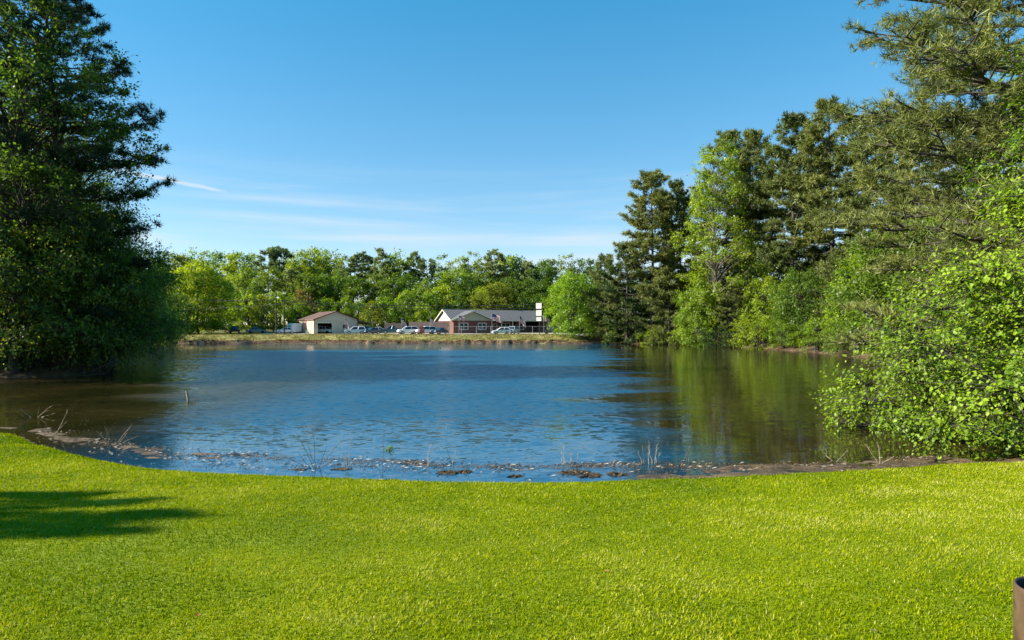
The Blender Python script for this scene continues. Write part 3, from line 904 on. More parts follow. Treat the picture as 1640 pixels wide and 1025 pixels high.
at('pine_tree', rp[2], 1335, 166, 98, 36.5, 'highest of the middle shore pines, left of the huge overhanging pine', rz=4.0, wide=0.95)
at('pine_tree', rp[0], 1405, 190, 88, 36.5, 'shore pine partly hidden behind the huge overhanging pine', rz=5.0, wide=1.0)
at('pine_tree', rp[2], 1480, 200, 74, 36.5, 'pine deep behind the huge overhanging pine on the right', rz=2.0, wide=1.0)
at('pine_tree', rp[1], 1590, 170, 62, 36.5, 'pine farthest right behind the huge overhanging pine', rz=1.0, wide=1.1)
at('broadleaf_tree', rb_dome[1], 1120, 455, 113, 12.5, 'bright leafy tree low at the water below the tall bright tree', rz=1.0, wide=0.8)
at('broadleaf_tree', rb_dome[0], 1225, 445, 105, 12.5, 'bright understory tree right of the low dark pine on the shore', rz=3.0, wide=0.8)
at('pine_tree', low_pine, 1175, 455, 107, 16.3, 'low dark green pine hanging over the right shore', rz=2.4, wide=0.9, mat='needle_green')
at('broadleaf_tree', rb_dome[1], 1290, 430, 96, 12.5, 'leafy mid green understory tree under the knobbly flat-topped pine', rz=5.2, wide=0.85, mat='leaf_mid')
at('pine_tree', low_pine, 1345, 400, 90, 16.3, 'drooping grey-green pine at the water beneath the highest middle pine', rz=0.6, wide=0.9, mat='needle_green')
at('broadleaf_tree', rb_dome[0], 1400, 395, 80, 12.5, 'bright leafy understory tree by the water behind the near drooping tree', rz=4.1, wide=0.9)
at('broadleaf_tree', rb_dome[1], 1480, 330, 64, 12.5, 'mid green leafy tree filling the gap behind the near drooping tree', rz=2.2, wide=1.0, mat='leaf_mid')
at('broadleaf_tree', rb_dome[0], 1590, 300, 52, 12.5, 'tall leafy tree near the right frame edge behind the drooping tree', rz=0.2, wide=0.9, mat='leaf_mid')
for k, (u, v, y, mt, lab) in enumerate(((985, 508, 131, 'leaf_mid', 'small mid green bush on the shore below the slim leaning pine'), (1048, 524, 122, 'leaf_bright', 'bright little bush on the bank below the see-through pine'),
                                        (1105, 510, 118, 'leaf_bright', 'bright small bush right of the golden olive pine'), (1150, 518, 108, 'leaf_deep', 'dark bush at the waterline below the low dark pine'),
                                        (1210, 505, 100, 'leaf_bright', 'bright bush drooping to the water under the round-topped pine'), (1255, 512, 95, 'leaf_bright', 'fresh green bush at the waterline under the knobbly pine'),
                                        (1310, 508, 86, 'leaf_bright', 'fresh green bush on the bare soil bank right of the knobbly pine'), (1365, 500, 76, 'leaf_mid', 'mid green bush on the shore just left of the near drooping tree'))):
    at('shrub', rb_shrub[k % 2], u, v, y, 5.3, lab, 'bush', rz=k * 1.3, wide=1.15, mat=mt, group='bushes along the right shore')

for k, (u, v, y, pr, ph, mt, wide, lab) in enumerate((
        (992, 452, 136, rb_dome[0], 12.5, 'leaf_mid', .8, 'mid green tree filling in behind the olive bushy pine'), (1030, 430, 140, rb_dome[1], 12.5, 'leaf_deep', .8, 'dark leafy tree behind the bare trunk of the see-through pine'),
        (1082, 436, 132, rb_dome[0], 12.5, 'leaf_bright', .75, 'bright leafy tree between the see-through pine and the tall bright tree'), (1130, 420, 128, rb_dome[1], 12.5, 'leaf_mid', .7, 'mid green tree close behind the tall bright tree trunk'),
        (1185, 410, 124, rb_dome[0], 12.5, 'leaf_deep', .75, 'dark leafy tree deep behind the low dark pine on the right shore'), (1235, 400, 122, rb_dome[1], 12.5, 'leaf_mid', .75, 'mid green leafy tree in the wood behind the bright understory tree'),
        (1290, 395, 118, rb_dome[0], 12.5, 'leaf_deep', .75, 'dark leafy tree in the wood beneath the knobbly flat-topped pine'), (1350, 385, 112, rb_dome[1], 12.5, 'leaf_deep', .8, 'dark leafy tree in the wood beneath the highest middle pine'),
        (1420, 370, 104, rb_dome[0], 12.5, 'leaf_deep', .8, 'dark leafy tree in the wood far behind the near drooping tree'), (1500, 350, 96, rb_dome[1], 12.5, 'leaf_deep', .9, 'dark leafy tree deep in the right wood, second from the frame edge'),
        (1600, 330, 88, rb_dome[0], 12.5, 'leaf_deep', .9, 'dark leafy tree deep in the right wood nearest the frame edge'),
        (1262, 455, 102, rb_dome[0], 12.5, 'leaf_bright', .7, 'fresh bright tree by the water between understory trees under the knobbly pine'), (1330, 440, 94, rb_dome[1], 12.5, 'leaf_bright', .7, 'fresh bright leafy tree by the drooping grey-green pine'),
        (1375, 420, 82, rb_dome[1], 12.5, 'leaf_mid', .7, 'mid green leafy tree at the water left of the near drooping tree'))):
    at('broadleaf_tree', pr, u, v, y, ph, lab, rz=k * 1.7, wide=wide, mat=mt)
for k, u in enumerate(range(975, 1660, 42)):
    at('broadleaf_tree', far_dome[k % 3], u, 440 + 12 * (k % 3), 170 + 9 * (k % 2), 20.6, 'mid green tree glimpsed far behind the right shore pines', rz=k, wide=1.25, mat=('leaf_mid', 'leaf_deep')[k % 2] if k % 3 else 'leaf_mid', group='far trees behind the right shore wood')

# ---- the two near trees on the right
big_pine = pine('pine', 305, 27, 10.2, 0.13, 175, 0.42, 9, 0.040, 'needle_olive', sub=2.7, per=11, lj=(0.74, 1.06), twig=True, gold=0.10, gap=0.03, bark='bark', pb=0.85)
plant('pine_tree', big_pine, 25.8, 30.0, 'huge near pine with long sunlit boughs filling the top right corner', 'tree', None, 0.4, 1.0)
near_tree = broadleaf('tree', 311, 8.2, 6.4, 0.00, 225, 410, 0.122, 'leaf_near', 'skirt', 0.22, near=True, droop=0.35, flat=0.45, jit=0.2, multi=3, twig=True, bark='bark', forks=0.25)
plant('broadleaf_tree', near_tree, 18.1, 19.6, 'near bright green leafy tree drooping to the water at the right edge', 'tree', None, 0.9, 1.0)

slim_tree = broadleaf('tree', 312, 15.5, 3.6, 0.25, 44, 200, 0.13, 'leaf_near', 'tall', 0.30, near=True, droop=0.3, twig=True, bark='bark', forks=0.4)
plant('broadleaf_tree', slim_tree, 22.6, 24.5, 'slim bright leafy tree climbing before the huge pine at the right edge', 'tree', None, 0.9, 1.0)

# ---- trees on the left bank
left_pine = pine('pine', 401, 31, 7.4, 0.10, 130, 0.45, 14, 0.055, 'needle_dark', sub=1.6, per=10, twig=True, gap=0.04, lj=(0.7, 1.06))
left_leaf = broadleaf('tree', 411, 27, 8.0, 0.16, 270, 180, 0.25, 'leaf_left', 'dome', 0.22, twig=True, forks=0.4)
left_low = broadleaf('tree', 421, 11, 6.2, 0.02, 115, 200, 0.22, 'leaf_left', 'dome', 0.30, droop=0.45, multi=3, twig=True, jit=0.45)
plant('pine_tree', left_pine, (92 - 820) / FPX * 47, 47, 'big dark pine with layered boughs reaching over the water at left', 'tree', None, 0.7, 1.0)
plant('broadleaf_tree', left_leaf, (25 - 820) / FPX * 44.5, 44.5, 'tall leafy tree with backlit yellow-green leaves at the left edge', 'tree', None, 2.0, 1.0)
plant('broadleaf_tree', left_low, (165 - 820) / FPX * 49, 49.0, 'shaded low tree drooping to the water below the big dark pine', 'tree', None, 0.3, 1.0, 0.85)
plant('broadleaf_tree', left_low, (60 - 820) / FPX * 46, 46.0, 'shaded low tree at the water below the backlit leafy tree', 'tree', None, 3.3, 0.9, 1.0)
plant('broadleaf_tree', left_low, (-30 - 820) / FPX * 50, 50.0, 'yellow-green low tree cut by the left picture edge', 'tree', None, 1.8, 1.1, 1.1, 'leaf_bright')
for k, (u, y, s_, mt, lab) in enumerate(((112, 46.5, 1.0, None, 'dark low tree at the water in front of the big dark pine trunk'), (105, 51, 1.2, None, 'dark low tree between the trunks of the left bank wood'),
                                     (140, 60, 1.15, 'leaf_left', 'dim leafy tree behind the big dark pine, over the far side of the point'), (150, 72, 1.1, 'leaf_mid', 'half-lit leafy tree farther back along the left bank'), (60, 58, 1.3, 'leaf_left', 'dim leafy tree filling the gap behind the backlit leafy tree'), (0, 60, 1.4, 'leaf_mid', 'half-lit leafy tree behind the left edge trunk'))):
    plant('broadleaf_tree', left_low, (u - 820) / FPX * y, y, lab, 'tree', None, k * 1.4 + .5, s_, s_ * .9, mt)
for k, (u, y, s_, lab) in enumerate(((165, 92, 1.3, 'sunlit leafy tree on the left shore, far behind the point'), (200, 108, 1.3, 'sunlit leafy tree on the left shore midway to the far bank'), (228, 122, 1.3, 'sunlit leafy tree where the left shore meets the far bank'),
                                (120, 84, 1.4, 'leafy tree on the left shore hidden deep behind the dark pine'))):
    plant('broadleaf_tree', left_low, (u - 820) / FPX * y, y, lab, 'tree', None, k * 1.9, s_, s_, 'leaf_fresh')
off = 'trees of the left wood mostly outside the frame'  # the ones left of the frame are added to shade the bank trees
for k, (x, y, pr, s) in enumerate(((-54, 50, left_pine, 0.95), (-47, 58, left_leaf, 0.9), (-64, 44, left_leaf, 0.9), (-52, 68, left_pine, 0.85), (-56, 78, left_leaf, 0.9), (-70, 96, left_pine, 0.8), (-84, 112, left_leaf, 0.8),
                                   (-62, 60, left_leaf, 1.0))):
    plant('pine_tree' if pr is left_pine else 'broadleaf_tree', pr, x, y, '%s added in the left wood for shade and fill behind the big dark pine' % ('pine' if pr is left_pine else 'leafy tree'), 'tree', off, k * 1.1, s)
lawn_tree = pine('pine', 431, 12, 1.25, 0.10, 60, 0.36, 12, 0.07, 'needle_green', sub=3, per=6, low=-0.25)
for k, (v, u, Yt) in enumerate(((785, 110, 11.4), (797, 245, 10.8), (810, 345, 10.2), (832, 210, 9.6), (856, 150, 9.0))):
    tx = (u - 820) / FPX * Yt
    ty = Yt - (tx + 24) * math.cos(SUN_AZ) / math.sin(SUN_AZ)
    hgt = (tx + 24) * math.tan(SUN_EL) + 0.6
    plant('pine_tree', lawn_tree, -26.0, ty, 'slender young pine in the row beside the lawn left of the frame', 'tree', 'row of young pines casting the lawn shadow', k * 1.3, hgt / 12, 0.62)


# ------------------------------------------------------------------ buildings and structures beyond the pond
M['tan_metal'] = simple('tan_metal', (0.62, 0.50, 0.37), 0.55, var=0.05, scale=1)
M['red_metal'] = simple('red_metal_roof', (0.27, 0.17, 0.135), 0.5, var=0.12, scale=1)
M['trim_red'] = simple('trim_red', (0.16, 0.05, 0.04), 0.5)
M['dark'] = simple('dark_interior', (0.02, 0.02, 0.022), 0.8)
M['glass'] = simple('window_glass', (0.03, 0.04, 0.05), 0.08, spec=0.6, var=0.05)
M['white'] = simple('white_paint', (0.78, 0.77, 0.74), 0.5, var=0.04)
M['cream'] = simple('cream_trim', (0.66, 0.60, 0.44), 0.55, var=0.05)
M['siding'] = simple('khaki_siding', (0.40, 0.37, 0.28), 0.6, var=0.06)
M['shingle'] = simple('grey_shingle', (0.105, 0.105, 0.11), 0.85, var=0.25, scale=2.5, bump=0.3)
M['concrete'] = simple('concrete', (0.42, 0.39, 0.35), 0.85, var=0.1)
M['grey_metal'] = simple('grey_metal', (0.40, 0.41, 0.42), 0.4, metallic=0.6)
M['black'] = simple('black_paint', (0.025, 0.025, 0.03), 0.5)
M['fence_wood'] = simple('dark_fence_wood', (0.085, 0.062, 0.06), 0.85, var=0.3, scale=4)
M['pole_wood'] = simple('pole_wood', (0.055, 0.045, 0.038), 0.9, var=0.3)
M['tyre'] = simple('tyre_rubber', (0.018, 0.018, 0.018), 0.8)
M['rim'] = simple('alloy', (0.5, 0.5, 0.52), 0.3, metallic=0.8)
M['red_light'] = simple('tail_lens', (0.35, 0.02, 0.02), 0.25)
M['head_lens'] = simple('head_lens', (0.7, 0.72, 0.75), 0.15)
M['pipe_brown'] = simple('pipe_brown', (0.075, 0.046, 0.023), 0.55, var=0.38, scale=9, bump=0.12)
M['sign_red'] = simple('sign_red', (0.55, 0.03, 0.03), 0.5)
m, t, out = new_mat('red_brick')
tcn = N(t, 'ShaderNodeTexCoord')
mpn = N(t, 'ShaderNodeMapping', {0: tcn.outputs['Object'], 'Rotation': (R(90), 0, 0)})
bt = N(t, 'ShaderNodeTexBrick', {'Vector': mpn.outputs[0], 'Color1': (0.115, 0.026, 0.017, 1), 'Color2': (0.16, 0.040, 0.025, 1), 'Mortar': (0.14, 0.085, 0.07, 1), 'Scale': 1.0,
                                 'Mortar Size': 0.008, 'Brick Width': 0.22, 'Row Height': 0.075})
b = N(t, 'ShaderNodeBsdfPrincipled', {'Base Color': bt.outputs['Color'], 'Roughness': 0.85})
t.links.new(b.outputs[0], out.inputs[0])
M['brick'] = m


def gabled_top(half, z_e, z_r):
    return [(-half, z_e), (half, z_e), (0, z_r)]


# ---- the tan metal shed
SW, SD, SHT, SRZ = 10.3, 11.6, 3.35, 5.2
sx0, sy0 = -45.0, 142.0
shed = empty('metal_shed', (sx0, sy0, tz(sx0, sy0) - 0.05), R(35))
tag(shed, 'tan metal shed with reddish roof and one open roll-up door', 'shed')
w = MB()
D0, D1, DH = 0.8, 4.1, 2.55
w.box(0, D0, 0, 0.14, 0, SHT).box(D0, D1, 0, 0.14, DH, SHT).box(D1, SW, 0, 0.14, 0, SHT)
w.prism([(0, SHT), (SW, SHT), (SW / 2, SRZ)], 0, 0.14)
w.prism([(0, SHT), (SW, SHT), (SW / 2, SRZ)], SD - 0.14, SD)
w.box(0, 0.14, 0.14, SD - 0.14, 0, SHT).box(SW - 0.14, SW, 0.14, SD - 0.14, 0, SHT).box(0, SW, SD - 0.14, SD, 0, SHT)
w.build('wall', 'tan_metal', shed)
rb = MB()
for i in range(1, 22):                                 # standing ribs of the wall sheeting
    x = i * SW / 22
    if not (D0 - 0.1 < x < D1 + 0.1):
        rb.box(x - 0.025, x + 0.025, -0.03, 0, 0.02, SHT - 0.02)
for i in range(1, 24):
    y = i * SD / 24
    rb.box(-0.03, 0, y - 0.025, y + 0.025, 0.02, SHT - 0.02)
tag(rb.build('wall_rib', 'tan_metal', shed), kind='stuff')
rise = (SRZ - SHT) / (SW / 2)
rf = MB()
o_ = 0.35
rf.slab([(-o_, -o_, SHT - o_ * rise + .16), (SW / 2, -o_, SRZ + .16), (SW / 2, SD + o_, SRZ + .16), (-o_, SD + o_, SHT - o_ * rise + .16)], 0.12)
rf.slab([(SW / 2, -o_, SRZ + .16), (SW + o_, -o_, SHT - o_ * rise + .16), (SW + o_, SD + o_, SHT - o_ * rise + .16), (SW / 2, SD + o_, SRZ + .16)], 0.12)
roof = rf.build('roof', 'red_metal', shed)
for i in range(0, 13):                                 # seams of the roof sheets
    y = -o_ + 0.05 + i * (SD + 2 * o_ - 0.1) / 12
    s_ = MB()
    s_.slab([(-o_, y - .03, SHT - o_ * rise + .21), (SW / 2, y - .03, SRZ + .21), (SW / 2, y + .03, SRZ + .21), (-o_, y + .03, SHT - o_ * rise + .21)], 0.05)
    s_.build('roof_seam', 'red_metal', roof)
tr = MB()
tr.slab([(-o_, -o_ - .05, SHT - o_ * rise + .18), (-o_, -o_ - .05, SHT - o_ * rise - .02), (SW / 2, -o_ - .05, SRZ - .02), (SW / 2, -o_ - .05, SRZ + .18)], 0.04)
tr.slab([(SW / 2, -o_ - .05, SRZ + .18), (SW / 2, -o_ - .05, SRZ - .02), (SW + o_, -o_ - .05, SHT - o_ * rise - .02), (SW + o_, -o_ - .05, SHT - o_ * rise + .18)], 0.04)
tr.box(-0.06, 0.10, -0.06, 0.0, 0, SHT).box(SW - 0.1, SW + 0.06, -0.06, 0.0, 0, SHT)
tr.build('trim', 'trim_red', shed)
MB().box(D0 - .12, D1 + .12, -0.12, -0.002, DH, DH + 0.32).build('door_header', 'cream', shed)
for x in (D0 - .12, D1):
    MB().box(x, x + .12, -0.06, -0.002, 0, DH).build('door_jamb', 'cream', shed)
wf = MB().box(6.6, 7.7, -0.06, -0.002, 1.25, 1.33).box(6.6, 7.7, -0.06, -0.002, 2.25, 2.33).box(6.6, 6.68, -0.06, -0.002, 1.33, 2.25).box(7.62, 7.7, -0.06, -0.002, 1.33, 2.25).build('window', 'cream', shed)
MB().box(6.68, 7.62, -0.03, -0.004, 1.33, 2.25).build('pane', 'glass', wf)
MB().box(0.14, SW - .14, 0.14, SD - .14, 0.02, 0.06).build('floor_slab', 'concrete', shed)
lt = MB()
lt.slab([(SW + .36, 0, SHT - .15), (SW + 4.4, 0, SHT - .95), (SW + 4.4, SD, SHT - .95), (SW + .36, SD, SHT - .15)], 0.14)
lt.build('lean_to_roof', 'red_metal', shed)
for x, y in ((SW + 4.2, .2), (SW + 4.2, 5.6), (SW + 4.2, SD - .2), (SW + 2.2, .2)):
    MB().box(x - .07, x + .07, y - .07, y + .07, 0, SHT - .95 + (SW + 4.4 - x) * .19 - .15).build('lean_to_post', 'pole_wood', shed)
# hanging banner on the sunlit wall and a flag on the gable: they hang from the shed, so they stay top-level
def to_world(root_xy, rz, p):
    c, s_ = math.cos(rz), math.sin(rz)
    return (root_xy[0] + c * p[0] - s_ * p[1], root_xy[1] + s_ * p[0] + c * p[1])


bx, by = to_world((sx0, sy0), R(35), (-0.07, 6.0))
bn = MB()
bn.prism_x([(-.32, 0), (-.1, -.04), (.15, .02), (.34, 0), (.28, 1.9), (-.3, 1.95)], -0.03, 0.02)
o = bn.build('wall_banner', 'sign_red', None)
o.location = (bx, by, tz(sx0, sy0) + 1.1)
o.rotation_euler = (0, 0, R(35))
tag(o, 'dark red narrow banner hanging on the sunlit side wall of the tan shed', 'banner')


# ---- flags
m, t, out = new_mat('striped_flag')
tcn = N(t, 'ShaderNodeTexCoord')
sp_ = N(t, 'ShaderNodeSeparateXYZ', {0: tcn.outputs['Object']})
ml = N(t, 'ShaderNodeMath', {0: sp_.outputs['Z'], 1: 13 / 0.98}, operation='MULTIPLY')
fr = N(t, 'ShaderNodeMath', {0: ml.outputs[0], 1: 2.0}, operation='FLOORED_MODULO')
gt = N(t, 'ShaderNodeMath', {0: fr.outputs[0], 1: 1.0}, operation='LESS_THAN')
c1 = N(t, 'ShaderNodeMix', {'Factor': gt.outputs[0], 'A': (0.75, 0.73, 0.70, 1), 'B': (0.50, 0.03, 0.04, 1)}, data_type='RGBA')
kx = N(t, 'ShaderNodeMath', {0: sp_.outputs['X'], 1: 0.62}, operation='LESS_THAN')
kz = N(t, 'ShaderNodeMath', {0: sp_.outputs['Z'], 1: 0.455}, operation='GREATER_THAN')
kk = N(t, 'ShaderNodeMath', {0: kx.outputs[0], 1: kz.outputs[0]}, operation='MULTIPLY')
c2 = N(t, 'ShaderNodeMix', {'Factor': kk.outputs[0], 'A': c1.outputs['Result'], 'B': (0.03, 0.04, 0.16, 1)}, data_type='RGBA')
b = N(t, 'ShaderNodeBsdfPrincipled', {'Base Color': c2.outputs['Result'], 'Roughness': 0.8})
t.links.new(b.outputs[0], out.inputs[0])
M['flag'] = m


def flag_mesh(seed, sag):
    r_ = random.Random(seed)
    ph = r_.uniform(0, 6)
    vs, fs = [], []
    for i in range(9):
        for j in range(5):
            x, z = i / 8 * 1.5, j / 4 * 0.98
            vs.append((x * (1 - 0.25 * sag), 0.10 * math.sin(ph + x * 5 + z) * min(1, x * 2), z - sag * x * 0.55))
    for i in range(8):
        for j in range(4):
            fs.append((i * 5 + j, (i + 1) * 5 + j, (i + 1) * 5 + j + 1, i * 5 + j + 1))
    n = len(vs)
    vs += [(x, y + 0.012, z) for x, y, z in vs]
    fs += [tuple(k + n for k in reversed(f)) for f in fs]
    me = bpy.data.meshes.new('flag')
    me.from_pydata(vs, [], fs)
    me.materials.append(M['flag'])
    return me


def flagpole(u, v_top, y, label, sag, fs=1.0, rz=0.3, vbase=None):
    x = (u - 820) / FPX * y
    z0 = tz(x, y)
    zt = H + (HOR - v_top) / FPX * y
    r = empty('flagpole', (x, y, z0), rz)
    tag(r, label, 'flag', 'flags on poles along the lot')
    MB().tube([(0, 0, 0), (0, 0, zt - z0)], 0.035, 8).build('pole', 'grey_metal', r)
    f = mesh_obj('flag', flag_mesh(int(u), sag), r)
    f.scale = (fs, fs, fs)
    f.location = (0.04, 0, zt - z0 - 1.02 * fs)


flagpole(643, 508, 144.5, 'limp striped flag on a pole above the white car beside the teal truck', 1.6, 1.25)
flagpole(689, 506, 144.5, 'drooping striped flag on a pole left of the dark blue car', 1.8, 1.35)
flagpole(735, 505, 143.0, 'small striped flag on a pole in front of the house left windows', 0.55, 0.95, rz=0.2)
flagpole(788, 502, 143.0, 'largest striped flag flying from a pole above the white hatchback', 0.5, 1.5, rz=0.15)
flagpole(832, 505, 143.0, 'drooping red striped flag on a pole at the right part of the porch', 1.3, 1.4, rz=0.2)
flagpole(871, 500, 143.5, 'faded striped flag hanging right behind the tall white sign', 1.5, 1.5, rz=0.2)
flagpole(553, 509, 141.2, 'limp striped flag in front of the shaded gable of the tan shed', 2.0, 1.0, rz=0.5)

# ---- the brick house
HW, HD, HE, HR = 25.4, 9.7, 3.15, 5.75
hx0, hy0 = -14.0, 146.0
hrz = R(27)
house = empty('brick_house', (hx0, hy0, tz(hx0, hy0) + 0.02), hrz)
tag(house, 'long brick ranch house with grey shingle roof, white gable and front porch', 'house')
CG = 9.8                                               # width of the projecting front gable
PF = 0.9                                               # how far it projects
PORCH1 = 17.2
wl_ = MB()
wl_.box(0, 0.25, 0, HD, 0, HE).box(HW - .25, HW, 0, HD, 0, HE).box(0.25, HW - .25, HD - .25, HD, 0, HE)
WIN = [(1.5, 3.7), (6.2, 8.4)]


def wall_with_openings(mb, x0, x1, y0, y1, z1, ops, sill=0.85, head=2.5):
    x = x0
    for a_, b_ in ops:
        mb.box(x, a_, y0, y1, 0, z1)
        mb.box(a_, b_, y0, y1, 0, sill)
        mb.box(a_, b_, y0, y1, head, z1)
        x = b_
    mb.box(x, x1, y0, y1, 0, z1)


wall_with_openings(wl_, 0.0, CG, -PF, -PF + .25, HE, WIN)
wl_.box(0, .25, -PF + .25, 0, 0, HE).box(CG - .25, CG, -PF + .25, 1.6, 0, HE)
wall_with_openings(wl_, CG, PORCH1, 1.6, 1.85, HE, [(13.6, 16.0)])
wl_.box(PORCH1 - .25, PORCH1, 0, 1.6, 0, HE)
wall_with_openings(wl_, PORCH1, 19.6, 0, .25, HE, [(17.8, 19.0)])
wl_.box(23.6, HW - .25, 0, .25, 0, HE).box(19.6, 19.85, .25, 6, 0, HE)
wl_.build('wall', 'brick', house)
MB().box(19.85, 23.6, 5.8, 6.0, 0, HE).build('carport_shade_wall', 'black', house)  # black back wall stands in for the shade inside the carport


def window(x0, x1, y, n=2, sill=0.85, head=2.5):
    f = MB()
    e = 0.11
    f.box(x0, x1, y - .05, y + .08, sill, sill + e).box(x0, x1, y - .05, y + .08, head - e, head)
    f.box(x0, x0 + e, y - .05, y + .08, sill + e, head - e).box(x1 - e, x1, y - .05, y + .08, sill + e, head - e)
    st = (x1 - x0) / n
    for i in range(1, n):
        f.box(x0 + i * st - e / 2, x0 + i * st + e / 2, y - .05, y + .08, sill + e, head - e)
    fo = f.build('window', 'white', house)
    for i in range(n):
        MB().box(x0 + i * st + e * .6, x0 + (i + 1) * st - e * .6, y, y + .04, sill + e, head - e).build('pane', 'glass', fo)
    sl = MB()
    for i in range(n):
        a_, b_ = x0 + i * st + e, x0 + (i + 1) * st - e
        sl.box(a_, b_, y - .03, y - .003, (sill + head) / 2 - .03, (sill + head) / 2 + .03)
    sl.build('meeting_rail', 'white', fo)


for a_, b_ in WIN:
    window(a_, b_, -PF + .06)
window(13.6, 16.0, 1.68)
window(17.8, 19.0, 0.07, 1)
# front door
dr = MB().box(11.3, 12.3, 1.52, 1.597, 0.1, 2.25).build('door', 'trim_red', house)
MB().box(12.15, 12.22, 1.46, 1.52, 1.1, 1.2).build('handle', 'grey_metal', dr)
MB().box(11.18, 11.3, 1.5, 1.597, 0, 2.35).box(12.3, 12.42, 1.5, 1.597, 0, 2.35).box(11.3, 12.3, 1.5, 1.597, 2.25, 2.35).build('door_frame', 'white', house)
MB().box(CG, PORCH1 - .25, 0.0, 1.6, 0, 0.12).build('porch_floor', 'concrete', house)
for x in (CG + .35, 12.9, 15.9):
    MB().box(x - .08, x + .08, -.05, .11, 0.12, HE - .1).box(x - .13, x + .13, -.10, .16, HE - .28, HE - .1).build('porch_post', 'white', house)
# roof: main gable along local x, cross gable over the projection
OV = 0.6
mid = HD / 2
sl_ = (HR - HE) / (mid + OV)
rm = MB()
rm.slab([(-OV, -OV, HE), (HW + OV, -OV, HE), (HW + OV, mid, HR), (-OV, mid, HR)], 0.16)
rm.slab([(-OV, mid, HR), (HW + OV, mid, HR), (HW + OV, HD + OV, HE), (-OV, HD + OV, HE)], 0.16)
cgx = CG / 2
CR = 5.35
ybk = -OV + (CR - HE) / sl_ + 0.2
rm.slab([(cgx, -PF - OV, CR + .06), (cgx, ybk, CR + .06), (-OV - .05, 0.1, HE + .03), (-OV - .05, -PF - OV, HE + .03)], 0.14)
rm.slab([(cgx, ybk, CR + .06), (cgx, -PF - OV, CR + .06), (CG + OV, -PF - OV, HE + .03), (CG + OV, 0.1, HE + .03)], 0.14)
rm.build('roof', 'shingle', house)
MB().prism([(-.1, HE - .12), (CG + .1, HE - .12), (cgx, CR - .22)], -PF - .04, -PF + .1).build('gable_siding', 'siding', house)
gw = MB()
gw.prism_x([(-.1, HE - .1), (HD + .1, HE - .1), (mid, HR - .25)], -0.06, 0.1)
gw.prism_x([(-.1, HE - .1), (HD + .1, HE - .1), (mid, HR - .25)], HW - .1, HW + 0.06)
gw.build('white_gable', 'white', house)
fs_ = MB()
fs_.slab([(-OV - .05, -PF - OV - .06, HE + .03), (-OV - .05, -PF - OV - .06, HE - .22), (cgx, -PF - OV - .06, CR - .2), (cgx, -PF - OV - .06, CR + .06)], .05)
fs_.slab([(cgx, -PF - OV - .06, CR + .06), (cgx, -PF - OV - .06, CR - .2), (CG + OV, -PF - OV - .06, HE - .22), (CG + OV, -PF - OV - .06, HE + .03)], .05)
fs_.box(CG + OV, HW + OV, -OV - .08, -OV - .003, HE - .24, HE)
for x in (-OV - .06, HW + OV + .003):
    fs_.prism_x([(-OV, HE - .24), (-OV, HE), (mid, HR), (HD + OV, HE), (HD + OV, HE - .24), (mid, HR - .24)], x, x + .056)
fs_.build('fascia', 'cream', house)

# ---- dark board fence left of the house
fence = empty('board_fence', (0, 0, 0))
tag(fence, 'tall dark board privacy fence behind the parked cars', 'fence')


def fence_run(u0, y0, u1, y1, ht):
    p0 = Vector(((u0 - 820) / FPX * y0, y0))
    p1 = Vector(((u1 - 820) / FPX * y1, y1))
    L = (p1 - p0).length
    n = max(1, round(L / 2.2))
    ang = math.atan2((p1 - p0).y, (p1 - p0).x)
    st = L / n
    for i in range(n):
        q = p0 + (p1 - p0) * ((i + .5) / n)
        z = tz(q.x, q.y)
        mb = MB()
        nb = 12
        for k in range(nb):
            w_ = st / nb
            hh = ht + random.uniform(-.05, .05)
            mb.box(-st / 2 + k * w_ + .008, -st / 2 + (k + 1) * w_ - .008, random.uniform(-.012, 0), .03, -0.1, hh)
        mb.box(-st / 2, st / 2, .03, .09, .4, .5).box(-st / 2, st / 2, .03, .09, ht - .5, ht - .4)
        o = mb.build('fence_panel', 'fence_wood', fence)
        o.location = (q.x, q.y, z)
        o.rotation_euler = (0, 0, ang)
        po = MB().box(-st / 2 - .06, -st / 2 + .06, .03, .15, -.1, ht + .05).build('fence_post', 'fence_wood', fence)
        po.location = o.location
        po.rotation_euler = o.rotation_euler


fence_run(616, 153, 646, 152, 2.35)
fence_run(655, 151, 726, 147.2, 2.7)

# ---- chain link fence before the house
cl = empty('chain_link_fence', (0, 0, 0))
tag(cl, 'grey chain link fence running along the front of the brick house', 'fence')
pu = [718, 739, 763, 786, 809, 831, 853, 878]
pts = []
for u in pu:
    x, y = (u - 820) / FPX * 144.0, 144.0
    pts.append((x, y, tz(x, y)))
    MB().tube([(x, y, pts[-1][2] - .1), (x, y, pts[-1][2] + 1.75)], 0.045, 8).build('fence_post', 'grey_metal', cl)
for a_, b_ in zip(pts[:-1], pts[1:]):
    MB().tube([(a_[0], a_[1], a_[2] + 1.7), (b_[0], b_[1], b_[2] + 1.7)], 0.03, 6).build('top_rail', 'grey_metal', cl)
wm = MB()
for a_, b_ in zip(pts[:-1], pts[1:]):
    A, B = Vector(a_), Vector(b_)
    L = (B - A).length
    ex = (B - A).normalized()
    n = int(L / 0.34)
    for i in range(-5, n):
        for sg in (0, 1):
            s0, s1 = i * .34, i * .34 + 1.6
            z0, z1 = 0.05, 1.65
            if s0 < 0:
                z0 += -s0
                s0 = 0
            if s1 > L:
                z1 -= s1 - L
                s1 = L
            if s1 <= s0:
                continue
            if sg:
                q0, q1 = A + ex * (L - s0), A + ex * (L - s1)
            else:
                q0, q1 = A + ex * s0, A + ex * s1
            q0 = q0 + Vector((0, 0, z0))
            q1 = q1 + Vector((0, 0, z1))
            r_ = Vector((0, 0, .0035))
            wm.poly([q0 - r_, q1 - r_, q1 + r_, q0 + r_], [(0, 1, 2, 3)])
